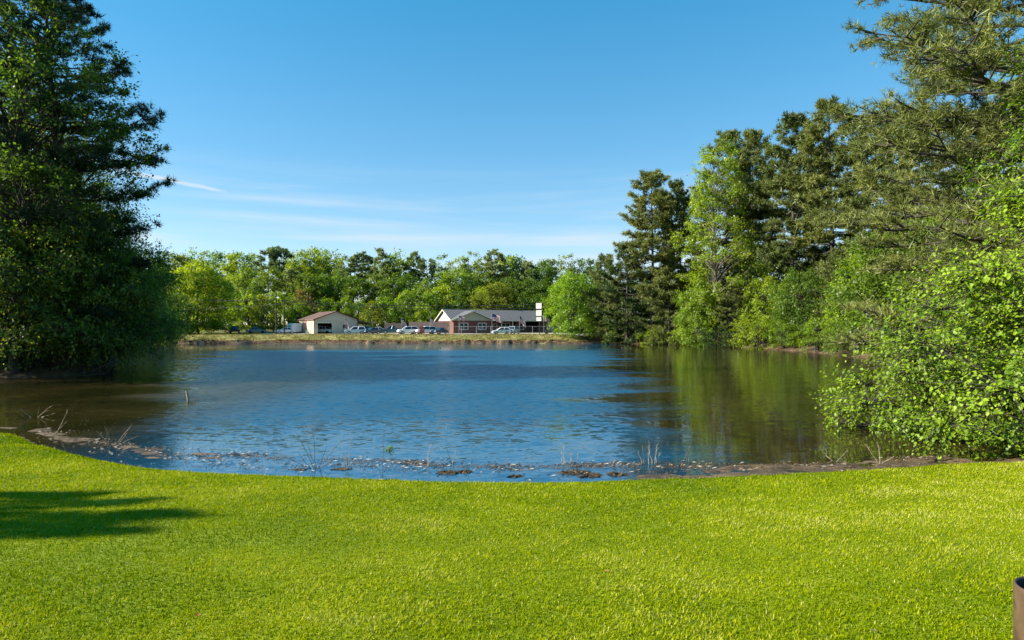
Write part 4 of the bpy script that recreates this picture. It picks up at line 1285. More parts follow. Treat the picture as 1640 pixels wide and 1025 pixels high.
tag(wm.build('wire_mesh', 'grey_metal', cl), kind='stuff')

# ---- the tall white sign
sgx, sgy = (864 - 820) / FPX * 139.5, 139.5
sgz = tz(sgx, sgy)
sign = empty('roadside_sign', (sgx, sgy, sgz), R(-38))
tag(sign, 'tall roadside sign of three stacked white panels on a dark pole', 'sign')
MB().tube([(0, 0, -.2), (0, 0, 7.0)], 0.11, 10).build('pole', 'black', sign)
zt = 7.05
M['sign_white'] = simple('sign_white', (0.44, 0.425, 0.41), 0.5, var=0.03)
M['sign_ink'] = simple('sign_ink', (0.16, 0.05, 0.05), 0.6)
for k, (h_, hw) in enumerate(((1.35, .82), (1.35, .80), (0.95, .72))):
    z1 = zt - sum((1.35, 1.35, .95)[:k]) - k * 0.22
    cb_ = MB().box(-hw, hw, -.24, .24, z1 - h_, z1).build('sign_cabinet', 'black', sign)
    MB().box(-hw + .06, hw - .06, -.262, -.243, z1 - h_ + .06, z1 - .06).build('sign_face', 'sign_white', cb_)
    ink = MB()
    for r_ in range(3 if k < 2 else 2):
        zz_ = z1 - .28 - r_ * .34
        x = -hw + .16
        while x < hw - .3:
            ww = random.uniform(.12, .3)
            ink.box(x, min(x + ww, hw - .14), -.268, -.2635, zz_ - .05, zz_ + (.03 if r_ else .06))
            x += ww + .07
    ink.build('faded_lettering', 'sign_ink', cb_)

# ---- utility poles and wires
def utility_pole(u, v_top, y, label, arm=True):
    x = (u - 820) / FPX * y
    z0 = tz(x, y)
    zt = H + (HOR - v_top) / FPX * y
    r = empty('utility_pole', (x, y, z0), 0.1)
    tag(r, label, 'utility pole')
    MB().tube([(0, 0, -.2), (0.03, 0, (zt - z0) * .5), (0, 0, zt - z0)], [.17, .15, .11], 9).build('pole', 'pole_wood', r)
    if arm:
        MB().box(-1.0, 1.0, -.19, -.10, zt - z0 - .9, zt - z0 - .78).build('crossarm', 'pole_wood', r)
        for q in (-.9, -.3, .3, .9):
            MB().tube([(q, -.14, zt - z0 - .78), (q, -.14, zt - z0 - .6)], .045, 6).build('insulator', 'glass', r)
    return (x, y, zt)


P1 = utility_pole(442, 468, 138.8, 'taller left utility pole with a bracket lamp on the far bank')
P2 = utility_pole(455, 478, 137.6, 'shorter right utility pole on the far bank beside the white sedan', arm=False)
lx_, ly_, lz_ = P1
lamp = empty('bracket_lamp', (lx_ + .1, ly_ - .2, lz_ - 1.2))
tag(lamp, 'small pale street lamp on the taller utility pole', 'lamp')
MB().tube([(0, 0, 0), (.35, -.3, .15), (.6, -.6, .1)], .035, 6).build('bracket', 'grey_metal', lamp)
MB().frustum((.38, .92, -.8, -.4), -.12, (.5, .8, -.7, -.5), .12).build('lamp_head', 'white', lamp)


def wire(p, q, sag, label):
    p, q = Vector(p), Vector(q)
    pts = [p.lerp(q, i / 14) - Vector((0, 0, sag * 4 * (i / 14) * (1 - i / 14))) for i in range(15)]
    o = MB().tube([tuple(v) for v in pts], 0.055, 5).build('power_line', 'black', None)
    tag(o, label, 'power line')


def wp(u, v, y):
    return ((u - 820) / FPX * y, y, H + (HOR - v) / FPX * y)


wire(wp(180, 473, 140), (P1[0], P1[1], P1[2] - .75 - 1.0), .5, 'upper black power line running left from the taller utility pole')
wire((P1[0], P1[1], P1[2] - 1.75), wp(900, 486, 141), .9, 'upper black power line crossing behind the shed and house to the right')
wire(wp(180, 500, 140), (P2[0], P2[1], P2[2] - 1.2), .3, 'lower black power line running left from the shorter utility pole')
wire((P2[0], P2[1], P2[2] - 1.2), wp(900, 493, 141), .55, 'lower black power line crossing above the house roof to the right')


# ------------------------------------------------------------------ vehicles
def paint(name, c, rough=0.28):
    if name not in M:
        M[name] = simple(name, c, rough, var=0.03, spec=0.6)
    return name


def car(style, x, y, rz, pnt, label, dz=0.0, cat='car', z=None):
    """style: sedan, suv, hatch, pickup; local +x is the front"""
    r = empty('parked_pickup' if style == 'pickup' else 'parked_car', (x, y, (tz(x, y) if z is None else z) + 0.03 + dz), rz)
    tag(r, label, cat, 'vehicles parked along the lot')
    L, W, zb, zr = {'sedan': (4.7, .9, .92, 1.45), 'suv': (4.7, .94, 1.10, 1.75), 'hatch': (4.1, .88, .98, 1.52), 'pickup': (5.6, .98, 1.12, 1.85)}[style]
    h = L / 2
    wb = L * 0.29
    prof = {  # belt-line profile of the lower body
        'sedan': [(-h, .45), (-h + .05, .85), (-h + .9, zb), (h - 1.5, zb), (h - .25, .78), (h, .6), (h, .32), (-h, .32)],
        'suv': [(-h, .5), (-h + .03, 1.05), (-h + .3, zb), (h - 1.35, zb), (h - .2, .98), (h, .75), (h, .36), (-h, .36)],
        'hatch': [(-h, .5), (-h + .04, .92), (-h + .3, zb), (h - 1.15, zb), (h - .2, .78), (h, .6), (h, .32), (-h, .32)],
        'pickup': [(-h, .55), (-h, zb), (h - 1.5, zb), (h - .1, 1.05), (h, .8), (h, .42), (-h, .42)]}[style]
    b = MB()
    # lower body in three slices across so that the flanks curve
    for y0, y1, dzz in ((-W, -W + .14, -.06), (-W + .14, W - .14, 0.0), (W - .14, W, -.06)):
        b.prism([(px_ * (1 if dzz == 0 else .985), pz if pz < .5 else pz + dzz) for px_, pz in prof], y0 + (.002 if dzz == 0 else 0), y1 - (.002 if dzz == 0 else 0))
    cabin = {'sedan': (-h + .75, h - 1.45, -h + 1.45, h - 2.25), 'suv': (-h + .12, h - 1.25, -h + .5, h - 2.0), 'hatch': (-h + .1, h - 1.05, -h + .5, h - 1.85), 'pickup': (-.75, h - 1.45, -.5, h - 2.2)}[style]
    x0, x1, x2, x3 = cabin
    b.frustum((x2 - .06, x3 + .06, -W + .26, W - .26), zr - .07, (x2 + .06, x3 - .06, -W + .32, W - .32), zr)
    for s_ in (-1, 1):                                  # pillars
        for (xa, xb) in ((x0, x2), (x1, x3), ((x0 + x1) / 2, (x2 + x3) / 2)):
            b.tube([(xa, s_ * (W - .11), zb - .02), (xb, s_ * (W - .28), zr - .05)], .05, 5)
    if style == 'pickup':
        b.v = b.v                                        # bed walls rise around an open bed
        b.box(-h + .02, -.8, -W + .02, -W + .10, zb, zb + .22).box(-h + .02, -.8, W - .10, W - .02, zb, zb + .22).box(-h + .02, -h + .1, -W + .1, W - .1, zb, zb + .22)
    b.build('body', pnt, r)
    g_ = MB().frustum((x0, x1, -W + .10, W - .10), zb - .01, (x2, x3, -W + .29, W - .29), zr - .06)
    g_.build('window', 'glass', r)
    MB().box(h - .02, h + .06, -W + .08, W - .08, .34, .52).box(-h - .06, -h + .02, -W + .08, W - .08, .36, .54).build('bumper', 'black' if style in ('suv', 'pickup') else pnt, r)
    wr = .33 if style in ('sedan', 'hatch') else .38
    for sx_ in (-1, 1):
        for s_ in (-1, 1):
            ty = MB().cyl_y(sx_ * wb, wr - .02, wr, s_ * W - (.02 if s_ > 0 else .02) - .1, s_ * W + .1 - (.08 if s_ > 0 else -.08) + s_ * .02, 16).build('wheel', 'tyre', r)
            yo = s_ * (W + .035)
            MB().cyl_y(sx_ * wb, wr - .02, wr * .62, min(yo, yo + s_ * .012), max(yo, yo + s_ * .012), 12).build('rim', 'rim', ty)
    for s_ in (-1, 1):
        ya, yb = sorted((s_ * (W - .42), s_ * (W - .1)))
        MB().box(h - .18, h - .015, ya, yb, .60, .74).build('headlight', 'head_lens', r)
        MB().box(-h - .02, -h + .1, ya, yb, .72, .86).build('tail_light', 'red_light', r)
    return r


paint('p_white', (0.80, 0.80, 0.80))
paint('p_silver', (0.42, 0.45, 0.46))
paint('p_navy', (0.02, 0.035, 0.075))
paint('p_teal', (0.03, 0.10, 0.13))
paint('p_black', (0.015, 0.017, 0.02))
paint('p_red', (0.45, 0.02, 0.025))
paint('p_green', (0.16, 0.22, 0.20))


def uc(u, y):
    return ((u - 820) / FPX * y, y)


car('suv', *uc(376, 148), R(-70), 'p_black', 'black car parked in shade under the bright round-headed tree')
car('sedan', *uc(411, 147), R(20), 'p_green', 'grey-green car on the grass left of the utility poles')
car('sedan', *uc(457, 146), R(205), 'p_white', 'white sedan on the grass between the utility poles and tan shed')
car('suv', *uc(569, 140.2), R(195), 'p_white', 'white wagon nearest the bank, just right of the tan shed')
car('sedan', *uc(594, 141.2), R(235), 'p_navy', 'dark navy sedan nose to the bank beside the white wagon')
car('suv', *uc(588, 147.5), R(20), 'p_green', 'grey-green car parked behind the navy sedan')
car('sedan', *uc(609, 148.5), R(10), 'p_silver', 'silver car in the back row left of the teal pickup')
car('pickup', *uc(629, 143.8), R(190), 'p_teal', 'dark teal pickup truck parked before the board fence', cat='truck')
car('suv', *uc(653, 142.6), R(205), 'p_white', 'white car parked between the teal pickup and the red board')
car('suv', *uc(682, 142.8), R(205), 'p_white', 'white car standing behind the red board')
car('sedan', *uc(703, 142.0), R(240), 'p_navy', 'dark blue car nose to the bank right of the red board')
car('hatch', *uc(803, 140.3), R(190), 'p_white', 'white hatchback alone on the gravel before the house porch')
car('suv', *uc(821, 142.4), R(250), 'p_silver', 'silver car with dark front half behind the white hatchback')
car('suv', *uc(882, 141.5), R(260), 'p_black', 'dark car half hidden by the tree right of the tall sign')
car('suv', *uc(1043, 139), R(10), 'p_white', 'white car glimpsed through the pines left of the dark understory')
car('sedan', *uc(1098, 136), R(15), 'p_white', 'white car glimpsed low between trunks of the right shore', )
gx_, gy_ = to_world((sx0, sy0), R(35), (3.2, 3.2))
car('pickup', gx_, gy_, R(35 - 90 + 40), 'p_white', 'white pickup parked inside the open shed door', z=tz(sx0, sy0), cat='truck')

# red board before the white car
rbx, rby = uc(676, 139.9)
bd = empty('red_board', (rbx, rby, tz(rbx, rby)), R(12))
tag(bd, 'upright red board with pale lettering standing before a white car', 'sign board')
MB().box(-.55, .55, -.03, .03, .25, 1.75).build('panel', 'sign_red', bd)
for s_ in (-.5, .5):
    MB().box(s_ - .04, s_ + .04, .03, .09, -.1, 1.75).build('leg', 'white', bd)
ink = MB()
for r_, n_ in ((1.45, 4), (1.1, 5), (.75, 4)):
    for k in range(n_):
        ink.box(-.42 + k * .84 / n_, -.42 + (k + .62) * .84 / n_, -.04, -.032, r_ - .06, r_ + .06)
ink.build('faded_lettering', 'white', bd)

# white rounded trailer at the shed's sunlit side
tx, ty_ = to_world((sx0, sy0), R(35), (-1.6, 10.0))
tr_ = empty('box_trailer', (tx, ty_, tz(tx, ty_)), R(35))
tag(tr_, 'white box trailer with a rounded front beside the tan shed', 'trailer')
pr_ = [(-1.15, .4), (1.15, .4), (1.15, 2.1), (.95, 2.35), (-.55, 2.35), (-.9, 2.2), (-1.1, 1.85)]
MB().prism(pr_, -1.9, 1.9).build('body', 'white', tr_)
for s_ in (-1.9, 1.9):
    pass
for yy in (-.5, .5):
    wq = MB().prism_x([(yy + .32 * math.cos(a_), .34 + .32 * math.sin(a_)) for a_ in np.linspace(0, 2 * np.pi, 12, endpoint=False)], -1.3, -1.16).build('wheel', 'tyre', tr_)
MB().box(-1.19, -1.152, -.7, .7, .5, 1.95).build('door', 'cream', tr_)

# ------------------------------------------------------------------ the brown cylinder on the lawn
pr0 = 0.20
px0, py0 = 3.145, 3.60
pz0 = tz(px0, py0)
ptop = H - 0.4205 * py0
pp = empty('metal_cylinder', (px0, py0, pz0))
tag(pp, 'brown open-topped metal cylinder standing on the lawn at lower right', 'cylinder')
hh_ = ptop - pz0


def ringed(profile, n=48):
    vs, fs = [], []
    for r_, z_ in profile:
        vs += [(r_ * math.cos(2 * math.pi * i / n), r_ * math.sin(2 * math.pi * i / n), z_) for i in range(n)]
    for k in range(len(profile) - 1):
        fs += [(k * n + i, k * n + (i + 1) % n, (k + 1) * n + (i + 1) % n, (k + 1) * n + i) for i in range(n)]
    mb = MB()
    mb.poly(vs, fs)
    return mb


ringed([(pr0, -.1), (pr0, hh_ - .012), (pr0 - .003, hh_ - .003), (pr0 - .008, hh_), (pr0 - .013, hh_ - .003), (pr0 - .016, hh_ - .012)]).build('shell', 'pipe_brown', pp, smooth=True)
MB().box(-pr0 * .72, -pr0 * .66, -pr0 * .74, -pr0 * .70, 0.0, hh_ - .02).build('weld_seam', 'pipe_brown', pp).location = (0, 0, 0)
ringed([(pr0 - .0165, hh_ - .010), (pr0 - .0165, 0.05), (0.001, 0.05)]).build('dark_inside', 'dark', pp, smooth=True)  # near-black inner surface puts the shade inside into the colour

# ------------------------------------------------------------------ grass of the lawn
def grass_blades():
    rs = np.random.default_rng(55)
    bands = [(yy, yy + 0.5, 4300 * min(1.0, (4.8 / (yy + .25)) ** 1.15)) for yy in np.arange(2.0, 22, 0.5)]
    VX, VY, NB = [], [], []
    for y0, y1, dens in bands:
        wmax = 0.84 * y1 + 5.0
        n = int((y1 - y0) * 2 * wmax * dens)
        x, y = rs.uniform(-wmax, wmax, n), rs.uniform(y0, y1, n)
        k = (np.abs(x) < 0.84 * y + 5.0) & ((np.abs(x) < 0.84 * y + 0.7) | (rs.uniform(size=n) < 0.42)) & ((y > 3.2) | (rs.uniform(size=n) < 0.5))
        x, y = x[k], y[k]
        VX.append(x)
        VY.append(y)
    x, y = np.concatenate(VX), np.concatenate(VY)
    # interpolate the shore distance from the grid, cheaply
    ix, iy = np.clip(np.searchsorted(ax, x) - 1, 0, nx - 2), np.clip(np.searchsorted(ay, y) - 1, 0, ny - 2)
    fx_, fy_ = (x - ax[ix]) / (ax[ix + 1] - ax[ix]), (y - ay[iy]) / (ay[iy + 1] - ay[iy])

    def bil(A):
        return (A[ix, iy] * (1 - fx_) + A[ix + 1, iy] * fx_) * (1 - fy_) + (A[ix, iy + 1] * (1 - fx_) + A[ix + 1, iy + 1] * fx_) * fy_
    d = bil(GD)
    k = d > 0.02 + 0.05 * rs.uniform(size=len(d)) + 0.14 * np.maximum(0, vnoise(x * 2.2, y * 2.2, 61) + .5 * vnoise(x * 7, y * 7, 62))
    inp = (x - px0) ** 2 + (y - py0) ** 2 > 0.21 ** 2
    k &= inp
    z = bil(GZ)[k]
    x, y, d = x[k], y[k], d[k]
    n = len(x)
    big = vnoise(x * 0.22, y * 0.4, 20) * 0.5 + vnoise(x * 0.55, y * 0.9, 21) * 0.55 + vnoise(x * 1.7, y * 2.3, 22) * 0.4
    tuft = vnoise(x * 9, y * 9, 23) + 0.9 * vnoise(x * 3.1, y * 3.6, 25)
    ht = 0.036 * rs.uniform(0.6, 1.35, n) * (1 + 0.22 * big + 0.22 * tuft) * np.clip(0.75 + y / 40, .8, 1.2) * np.where(d < .4, 1.2 + .9 * np.maximum(0, vnoise(x * 3, y * 3, 63)), 1)
    wd = 0.0031 * np.clip(y / 4.2, 1, 4.2) * rs.uniform(.7, 1.3, n)
    az = rs.uniform(0, 2 * np.pi, n)
    ln = rs.uniform(0.25, 1.05, n)
    dx, dy = np.cos(az) * np.sin(ln), np.sin(az) * np.sin(ln)
    fa = az + np.pi / 2 + rs.normal(size=n) * .5
    sxv, syv = np.cos(fa) * wd, np.sin(fa) * wd
    dry = ss(1.5, 9, x) * 0.16 + 0.10 * ss(0.1, 0.7, vnoise(x * .4 + 5, y * .7, 24))
    tint = 0.41 + 0.31 * big + 0.095 * tuft + rs.normal(size=n) * 0.13 + dry
    tint = np.where(rs.uniform(size=n) < 0.035, 1.0, np.clip(tint, 0, 1))
    B0 = np.stack([x - sxv, y - syv, z - .004], -1)
    B1 = np.stack([x + sxv, y + syv, z - .004], -1)
    m0 = np.stack([x + dx * ht * .45, y + dy * ht * .45, z + ht * .62 * np.cos(ln * .6)], -1)
    tip = np.stack([x + dx * ht * 1.15, y + dy * ht * 1.15, z + ht * np.cos(ln)], -1)
    sv = np.stack([sxv, syv, np.zeros(n)], -1) * 0.8
    nr = rs.uniform(5.5, 8.0, n) > y
    k1 = np.where(nr)[0]
    k2 = np.where(~nr)[0]
    V1 = np.stack([B0[k1], B1[k1], m0[k1] + sv[k1], m0[k1] - sv[k1], tip[k1]], 1).reshape(-1, 3)
    i1 = np.arange(len(k1))[:, None] * 5
    V2 = np.stack([B0[k2], B1[k2], tip[k2]], 1).reshape(-1, 3)
    i2_ = np.arange(len(k2))[:, None] * 3 + len(V1)
    V = np.concatenate([V1, V2])
    T_ = np.concatenate([np.repeat(tint[k1], 5), np.repeat(tint[k2], 3)])
    return np_mesh('grass', V, [i1 + np.array([[0, 1, 2, 3]]), np.concatenate([i1 + np.array([[3, 2, 4]]), i2_ + np.array([[0, 1, 2]])])], 'grass', tint=T_)


tag(mesh_obj('lawn_grass', grass_blades()), 'short bright green mown grass of the near lawn', 'grass', kind='stuff')


def bank_blades():
    rs = np.random.default_rng(66)
    n = 42000
    x = rs.uniform(-84, 16, n)
    d = rs.uniform(0.15, 7.5, n) ** 1.0
    y = 131.2 + d + rs.normal(size=n) * .1
    cl_ = vnoise(x * 0.8, y * 0.8, 31) + 0.7 * vnoise(x * 2.4, y * 2, 32)
    k = rs.uniform(-1.3, 1.0, n) < cl_
    x, y = x[k], y[k]
    dd = sdist(x, y)
    k = dd > 0.15
    x, y, dd, c_ = x[k], y[k], dd[k], cl_[np.where(k)[0]] if False else vnoise(x[k] * .5, y[k] * .5, 33)
    z = terrain(x, y, dd)
    n = len(x)
    ht = rs.uniform(0.10, 0.34, n) * (1 + .5 * c_)
    az = rs.uniform(0, 6.28, n)
    s_ = 0.055 * np.stack([np.cos(az), np.sin(az), np.zeros(n)], -1)
    P = np.stack([x, y, z - .03], -1)
    tip = P + np.stack([rs.normal(size=n) * .12, rs.normal(size=n) * .12 - .05, ht], -1)
    V = np.stack([P - s_, P + s_, tip], 1).reshape(-1, 3)
    tint = np.clip(.55 + .3 * c_ + rs.normal(size=n) * .2 - .25 * ss(-40, -70, x), 0, 1)
    return np_mesh('bank_grass', V, [np.arange(n)[:, None] * 3 + np.array([[0, 1, 2]])], 'dry_grass', tint=np.repeat(tint, 3))


tag(mesh_obj('bank_grass', bank_blades()), 'straw-coloured rough grass covering the far bank', 'grass', kind='stuff')

# ------------------------------------------------------------------ shore litter, clumps, dead stems
def litter():
    rs = np.random.default_rng(77)
    n = 38000
    t_ = rs.uniform(0, len(bar_line) - 1.001, n)
    i = t_.astype(int)
    p = bar_line[i] + (bar_line[i + 1] - bar_line[i]) * (t_ - i)[:, None]
    x = p[:, 0] + rs.normal(size=n) * .25
    y = p[:, 1] + rs.normal(size=n) * .24 - np.where(rs.uniform(size=n) < .25, rs.uniform(0, 1.4, n), 0)
    n2_ = 11000                                          # the flats at left and loose bits between bar and lawn
    u, v = rs.uniform(-60, 420, n2_), 700 + rs.normal(size=n2_) * 26
    v = np.clip(v + (u - 160) * 0.11, 640, 760)
    q = np.array([((a_ - 820) / FPX * (H * FPX / (b_ - HOR)), H * FPX / (b_ - HOR)) for a_, b_ in zip(u, v)])
    x, y = np.concatenate([x, q[:, 0]]), np.concatenate([y, q[:, 1]])
    cl_ = vnoise(x * 1.3, y * 2.6, 41) + .7 * vnoise(x * 4, y * 8, 42)
    k = rs.uniform(-0.7, 1.2, len(x)) < cl_
    x, y = x[k], y[k]
    d = sdist(x, y)
    k = (d < 0.05)
    x, y, d = x[k], y[k], d[k]
    z = np.maximum(terrain(x, y, d), 0.0) + 0.006
    n = len(x)
    s_ = rs.uniform(.008, .026, n)
    az = rs.uniform(0, 6.28, n)
    a_ = np.stack([np.cos(az), np.sin(az), rs.normal(size=n) * .25], -1)
    nn = np.stack([rs.normal(size=n) * .3, rs.normal(size=n) * .3, np.ones(n)], -1)
    V, F, tt = leaves(np.stack([x, y, z], -1), a_, nn, s_ * 1.6, np.clip(rs.normal(.5, .27, n) - .28 * ss(-4, -9, x), 0, 1), width=.55)
    return np_mesh('leaf_litter', V, [F], 'litter', tint=tt)


tag(mesh_obj('leaf_litter', litter()), 'tan drift of dead leaves and straw washed along the near waterline', 'leaf litter', kind='stuff')


def reeds():
    rs = np.random.default_rng(88)
    n = 8000
    t_ = rs.uniform(0, len(bar_line) - 1.001, n)
    i = t_.astype(int)
    p = bar_line[i] + (bar_line[i + 1] - bar_line[i]) * (t_ - i)[:, None]
    x = p[:, 0] + rs.normal(size=n) * .3
    y = p[:, 1] + rs.normal(size=n) * .3 - np.where(rs.uniform(size=n) < .3, rs.uniform(0, 1.3, n), 0)
    c_ = vnoise(x * 1.1, y * 2.2, 71) + .6 * vnoise(x * 3.3, y * 6, 72)
    k = rs.uniform(-.5, 1.1, n) < c_
    x, y = x[k], y[k]
    d = sdist(x, y)
    k = d < 0.25
    x, y, d = x[k], y[k], d[k]
    n = len(x)
    z = np.maximum(terrain(x, y, d), 0) + .004
    az = rs.normal(size=n) * .7 + np.where(rs.uniform(size=n) < .5, 0, np.pi)
    L = rs.uniform(.05, .17, n)
    up = np.abs(rs.normal(size=n)) * .25 + np.where(rs.uniform(size=n) < .12, rs.uniform(.4, 1.4, n), 0)
    dr = unit(np.stack([np.cos(az), np.sin(az), up], -1)) * L[:, None]
    P = np.stack([x, y, z], -1)
    w = .0032 * np.stack([-np.sin(az), np.cos(az), 0.6 + 0 * az], -1)
    V = np.stack([P - w, P + w, P + dr * .55 + w * .8 + np.array([0, 0, .01]), P + dr], 1).reshape(-1, 3)
    tt = np.repeat(np.clip(rs.normal(.15, .2, n), 0, .7), 4)
    return np_mesh('matted_reeds', V, [np.arange(n)[:, None] * 4 + np.array([[0, 1, 2, 3]])], 'litter', tint=tt)


tag(mesh_obj('matted_reeds', reeds()), 'matted brown reed stalks lying along the near waterline', 'dead reeds', kind='stuff')


def clump(u, v, sx_, sy_, sz_, label, seed):
    rs = np.random.default_rng(seed)
    n, mrow = 18, 7
    vs = [(0, 0, 1.0)]
    for j in range(1, mrow):
        ph = j / (mrow - 1) * 1.75
        for i in range(n):
            a_ = 2 * math.pi * i / n
            rr = 1 + rs.normal() * .24
            vs.append((math.sin(ph) * math.cos(a_) * rr, math.sin(ph) * math.sin(a_) * rr, math.cos(ph) * (1 + rs.normal() * .5)))
    fs = [(0, 1 + i, 1 + (i + 1) % n) for i in range(n)]
    for j in range(mrow - 2):
        fs += [(1 + j * n + i, 1 + (j + 1) * n + i, 1 + (j + 1) * n + (i + 1) % n, 1 + j * n + (i + 1) % n) for i in range(n)]
    x, y = gpt(u, v)
    mb = MB()
    mb.poly([(a_ * sx_, b_ * sy_, c_ * sz_) for a_, b_, c_ in vs], fs)
    o = mb.build('mud_clump', 'clump', None, smooth=False)
    o.location = (x, y, max(0, tz(x, y)) - .01)
    o.rotation_euler = (0, 0, rs.uniform(-.3, .3))
    tag(o, label, 'mud clump', 'dark mud clumps by the near lawn edge')


for k, (u, v, a_, b_, c_, lab) in enumerate((
        (716, 757, .26, .20, .05, 'dark mud clump left of the pair below the middle of the pond'), (742, 756, .24, .16, .05, 'dark mud clump of the pair, beside the lawn edge'),
        (826, 763, .22, .12, .035, 'small flat mud clump lying close against the lawn edge'), (918, 757, .34, .2, .05, 'broad mud clump right of the pale twin stems'),
        (946, 762, .3, .16, .05, 'low mud clump touching the lawn right of the broad one'), (988, 760, .26, .14, .045, 'rightmost dark mud clump before the muddy strip'),
        (480, 752, .18, .08, .03, 'small dark clump left of the branching dead bush'), (545, 752, .24, .08, .03, 'thin dark clump at the foot of the branching dead bush'))):
    clump(u, v, a_, b_, c_, lab, 500 + k)


def dead_stems(u, v, stems, label, mat='dead_wood', name='dead_plant', cat='dead plant', r=.007):
    """stems: list of (du, dv) tip offsets in photo pixels turned into metres at the base"""
    x, y = gpt(u, v)
    px_ = y / FPX
    z = max(tz(x, y), 0) - .03
    ro = empty(name, (x, y, z))
    tag(ro, label, cat)
    rs = random.Random(int(u * 7 + v))
    for (ou, du, dv) in stems:
        b0 = Vector((ou * px_, rs.uniform(-.1, .1), 0))
        tip = Vector(((ou + du) * px_, rs.uniform(-.25, .25), -dv * px_))
        pts = [b0.lerp(tip, i / 4) + Vector((rs.uniform(-1, 1), rs.uniform(-1, 1), 0)) * (.02 if 0 < i < 4 else 0) for i in range(5)]
        mb = MB().tube([tuple(p) for p in pts], [r, r * .9, r * .75, r * .6, r * .35], 5)
        L = (tip - b0).length
        for q in range(rs.randint(1, 4)):
            f = rs.uniform(.35, .9)
            p = b0.lerp(tip, f)
            dq = (tip - b0).normalized() + Vector((rs.uniform(-.9, .9), rs.uniform(-.6, .6), rs.uniform(-.1, .5)))
            mb.tube([tuple(p), tuple(p + dq.normalized() * L * rs.uniform(.12, .28))], [r * .5, r * .25], 4)
        mb.build('stem', mat, ro)
    return ro


dead_stems(505, 750, [(0, -28, -62), (0, -2, -58), (4, 14, -40), (-4, -20, -30), (2, 44, -50), (-2, -40, -18), (0, 30, -14), (0, -14, -44)], 'largest branching dead bush of dark twigs in the shallows', 'dark_twig')
dead_stems(556, 748, [(0, 2, -48), (3, -12, -34), (-3, 8, -26)], 'thin pale dead stems just right of the branching dead bush')
dead_stems(612, 756, [(0, 0, -66)], 'single tall thin grey stem standing in the shallows', 'dark_twig', r=.006)
dead_stems(685, 746, [(0, 3, -48), (1, -2, -26)], 'lone thin stem between the tall grey stem and the forked one')
dead_stems(724, 744, [(0, -6, -28), (0, 4, -24)], 'pale forked dead stem in front of the pond middle')
dead_stems(905, 742, [(-5, 0, -30), (-2, 1, -26), (8, 2, -24), (11, -3, -18), (18, 2, -20)], 'cluster of upright pale twin stems right of the pond middle')
dead_stems(1042, 742, [(-10, -4, -32), (-4, 3, -36), (2, -3, -28), (6, 4, -34), (10, 2, -24), (14, -2, -20), (-14, -6, -22)], 'tuft of dry upright reeds at the edge of the tree reflection')
dead_stems(1098, 738, [(0, 2, -18), (4, 5, -24)], 'faint greenish reeds right of the dry reed tuft', 'dark_twig')
dead_stems(1335, 739, [(0, -24, -24), (0, 28, -18), (2, -8, -10)], 'V-shaped pair of dead sticks low on the muddy strip')
dead_stems(1408, 742, [(0, -16, -30), (-2, 4, -34), (0, 16, -14)], 'pale bent dead stems left of the near drooping tree')
dead_stems(88, 694, [(0, 20, -38), (2, 14, -20)], 'pale slanting dead stick in the shallows at far left', r=.012)
dead_stems(58, 668, [(0, 24, -18), (4, 30, -8), (-6, -18, -16), (2, 10, -22)], 'pale flattened dead brush in the brown water at far left', r=.012)
dead_stems(188, 708, [(0, 20, -30), (-6, -10, -28), (4, 12, -20), (-16, -20, -20), (8, 26, -12), (-20, 8, -24)], 'grey tangle of twigs among the litter at left')
dead_stems(272, 730, [(0, 14, -36), (-4, -8, -24), (6, 26, -22), (0, 34, -8)], 'thin leaning twigs where the litter meets the open shallows')
dead_stems(345, 745, [(0, -22, -30), (0, 26, 12), (0, -40, -2)], 'dark sprawling twig floating left of the branching dead bush', 'dark_twig')

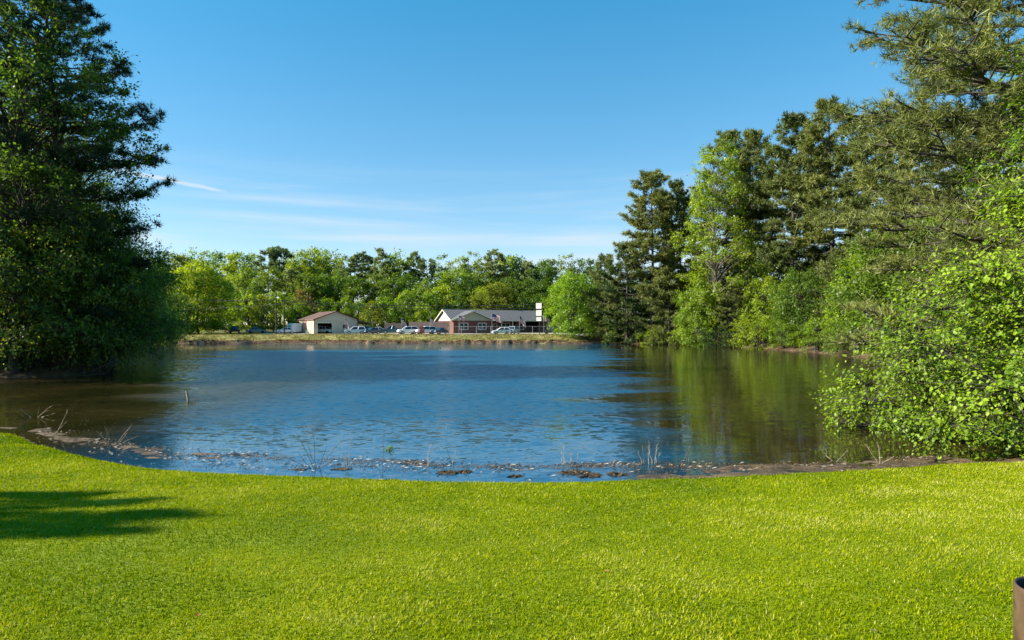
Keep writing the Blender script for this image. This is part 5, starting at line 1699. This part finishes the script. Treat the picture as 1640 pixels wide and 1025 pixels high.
# stake standing in the pond
qx, qy = gpt(301, 643)
sk = empty('wooden_stake', (qx, qy, -.2))
tag(sk, 'short pale wooden stake standing in the water at left', 'stake')
MB().tube([(.02, 0, 0), (0, 0, .35), (-.07, 0, .72)], [.055, .05, .04], 8).build('post', 'dead_wood', sk)
fb = dead_stems(302, 641, [(0, 22, -5), (0, -26, 3), (4, 30, 0)], 'thin drowned branch trailing beside the wooden stake', 'dark_twig', 'drowned_branch', 'branch', r=.012)
# fallen limbs under the left trees
for (u, v, du, dv, lab) in ((150, 598, 60, -22, 'dark fallen limb slanting from the left bank into the pond'), (155, 596, 20, -14, 'short broken limb sticking out of the water under the big dark pine')):
    x, y = gpt(u, v)
    k_ = y / FPX
    o = MB().tube([(0, 0, -.2), (du * k_ * .5, -.3, -dv * k_ * .55), (du * k_, -.4, -dv * k_)], [.12, .09, .04], 7).build('fallen_limb', 'bark', None, smooth=True)
    o.location = (x + (1.6 if du < 30 else 0), y - 1.0, 0)
    tag(o, lab, 'fallen limb')
# a little green water plant
x, y = gpt(622, 722)
gp = broadleaf('plant', 600, .16, .14, .1, 8, 14, .05, 'leaf_bright', 'dome', .4, trunk_r=.006)
wp_ = empty('water_plant', (x, y, -.01))
tag(wp_, 'tiny green water plant floating in front of the pond middle', 'water plant')
mesh_obj('stem', gp[0], wp_)
mesh_obj('foliage', gp[1], wp_)

# a few fallen leaves lying on the lawn
for k, (u, v, lab) in enumerate(((973, 913, 'single orange-brown fallen leaf on the lawn right of centre'), (318, 983, 'small reddish fallen leaf on the lawn at lower left'),
                                 (203, 901, 'pale curled leaf on the lawn below the shadow tips'), (1400, 1008, 'brown fallen leaf near the lower edge of the lawn at right'))):
    y = 6.0
    for _ in range(12):
        y = (H - tz((u - 820) / FPX * y, y) - .04) * FPX / (v - HOR)
    x = (u - 820) / FPX * y
    V_, F_, tt_ = leaves(np.array([[0, 0, 0.0]]), np.array([[.8, .5, .15]]), np.array([[-.3, -.4, 1.0]]), np.array([0.055]), np.array([.55]), near=True)
    o = mesh_obj('fallen_leaf', np_mesh('fallen_leaf', V_, [F_], ('leaf_fall', 'leaf_fall', 'litter', 'litter')[k], tint=tt_))
    o.location = (x, y, tz(x, y) + .035)
    o.rotation_euler = (0, 0, k * 1.3)
    tag(o, lab, 'fallen leaf', 'fallen leaves on the lawn')
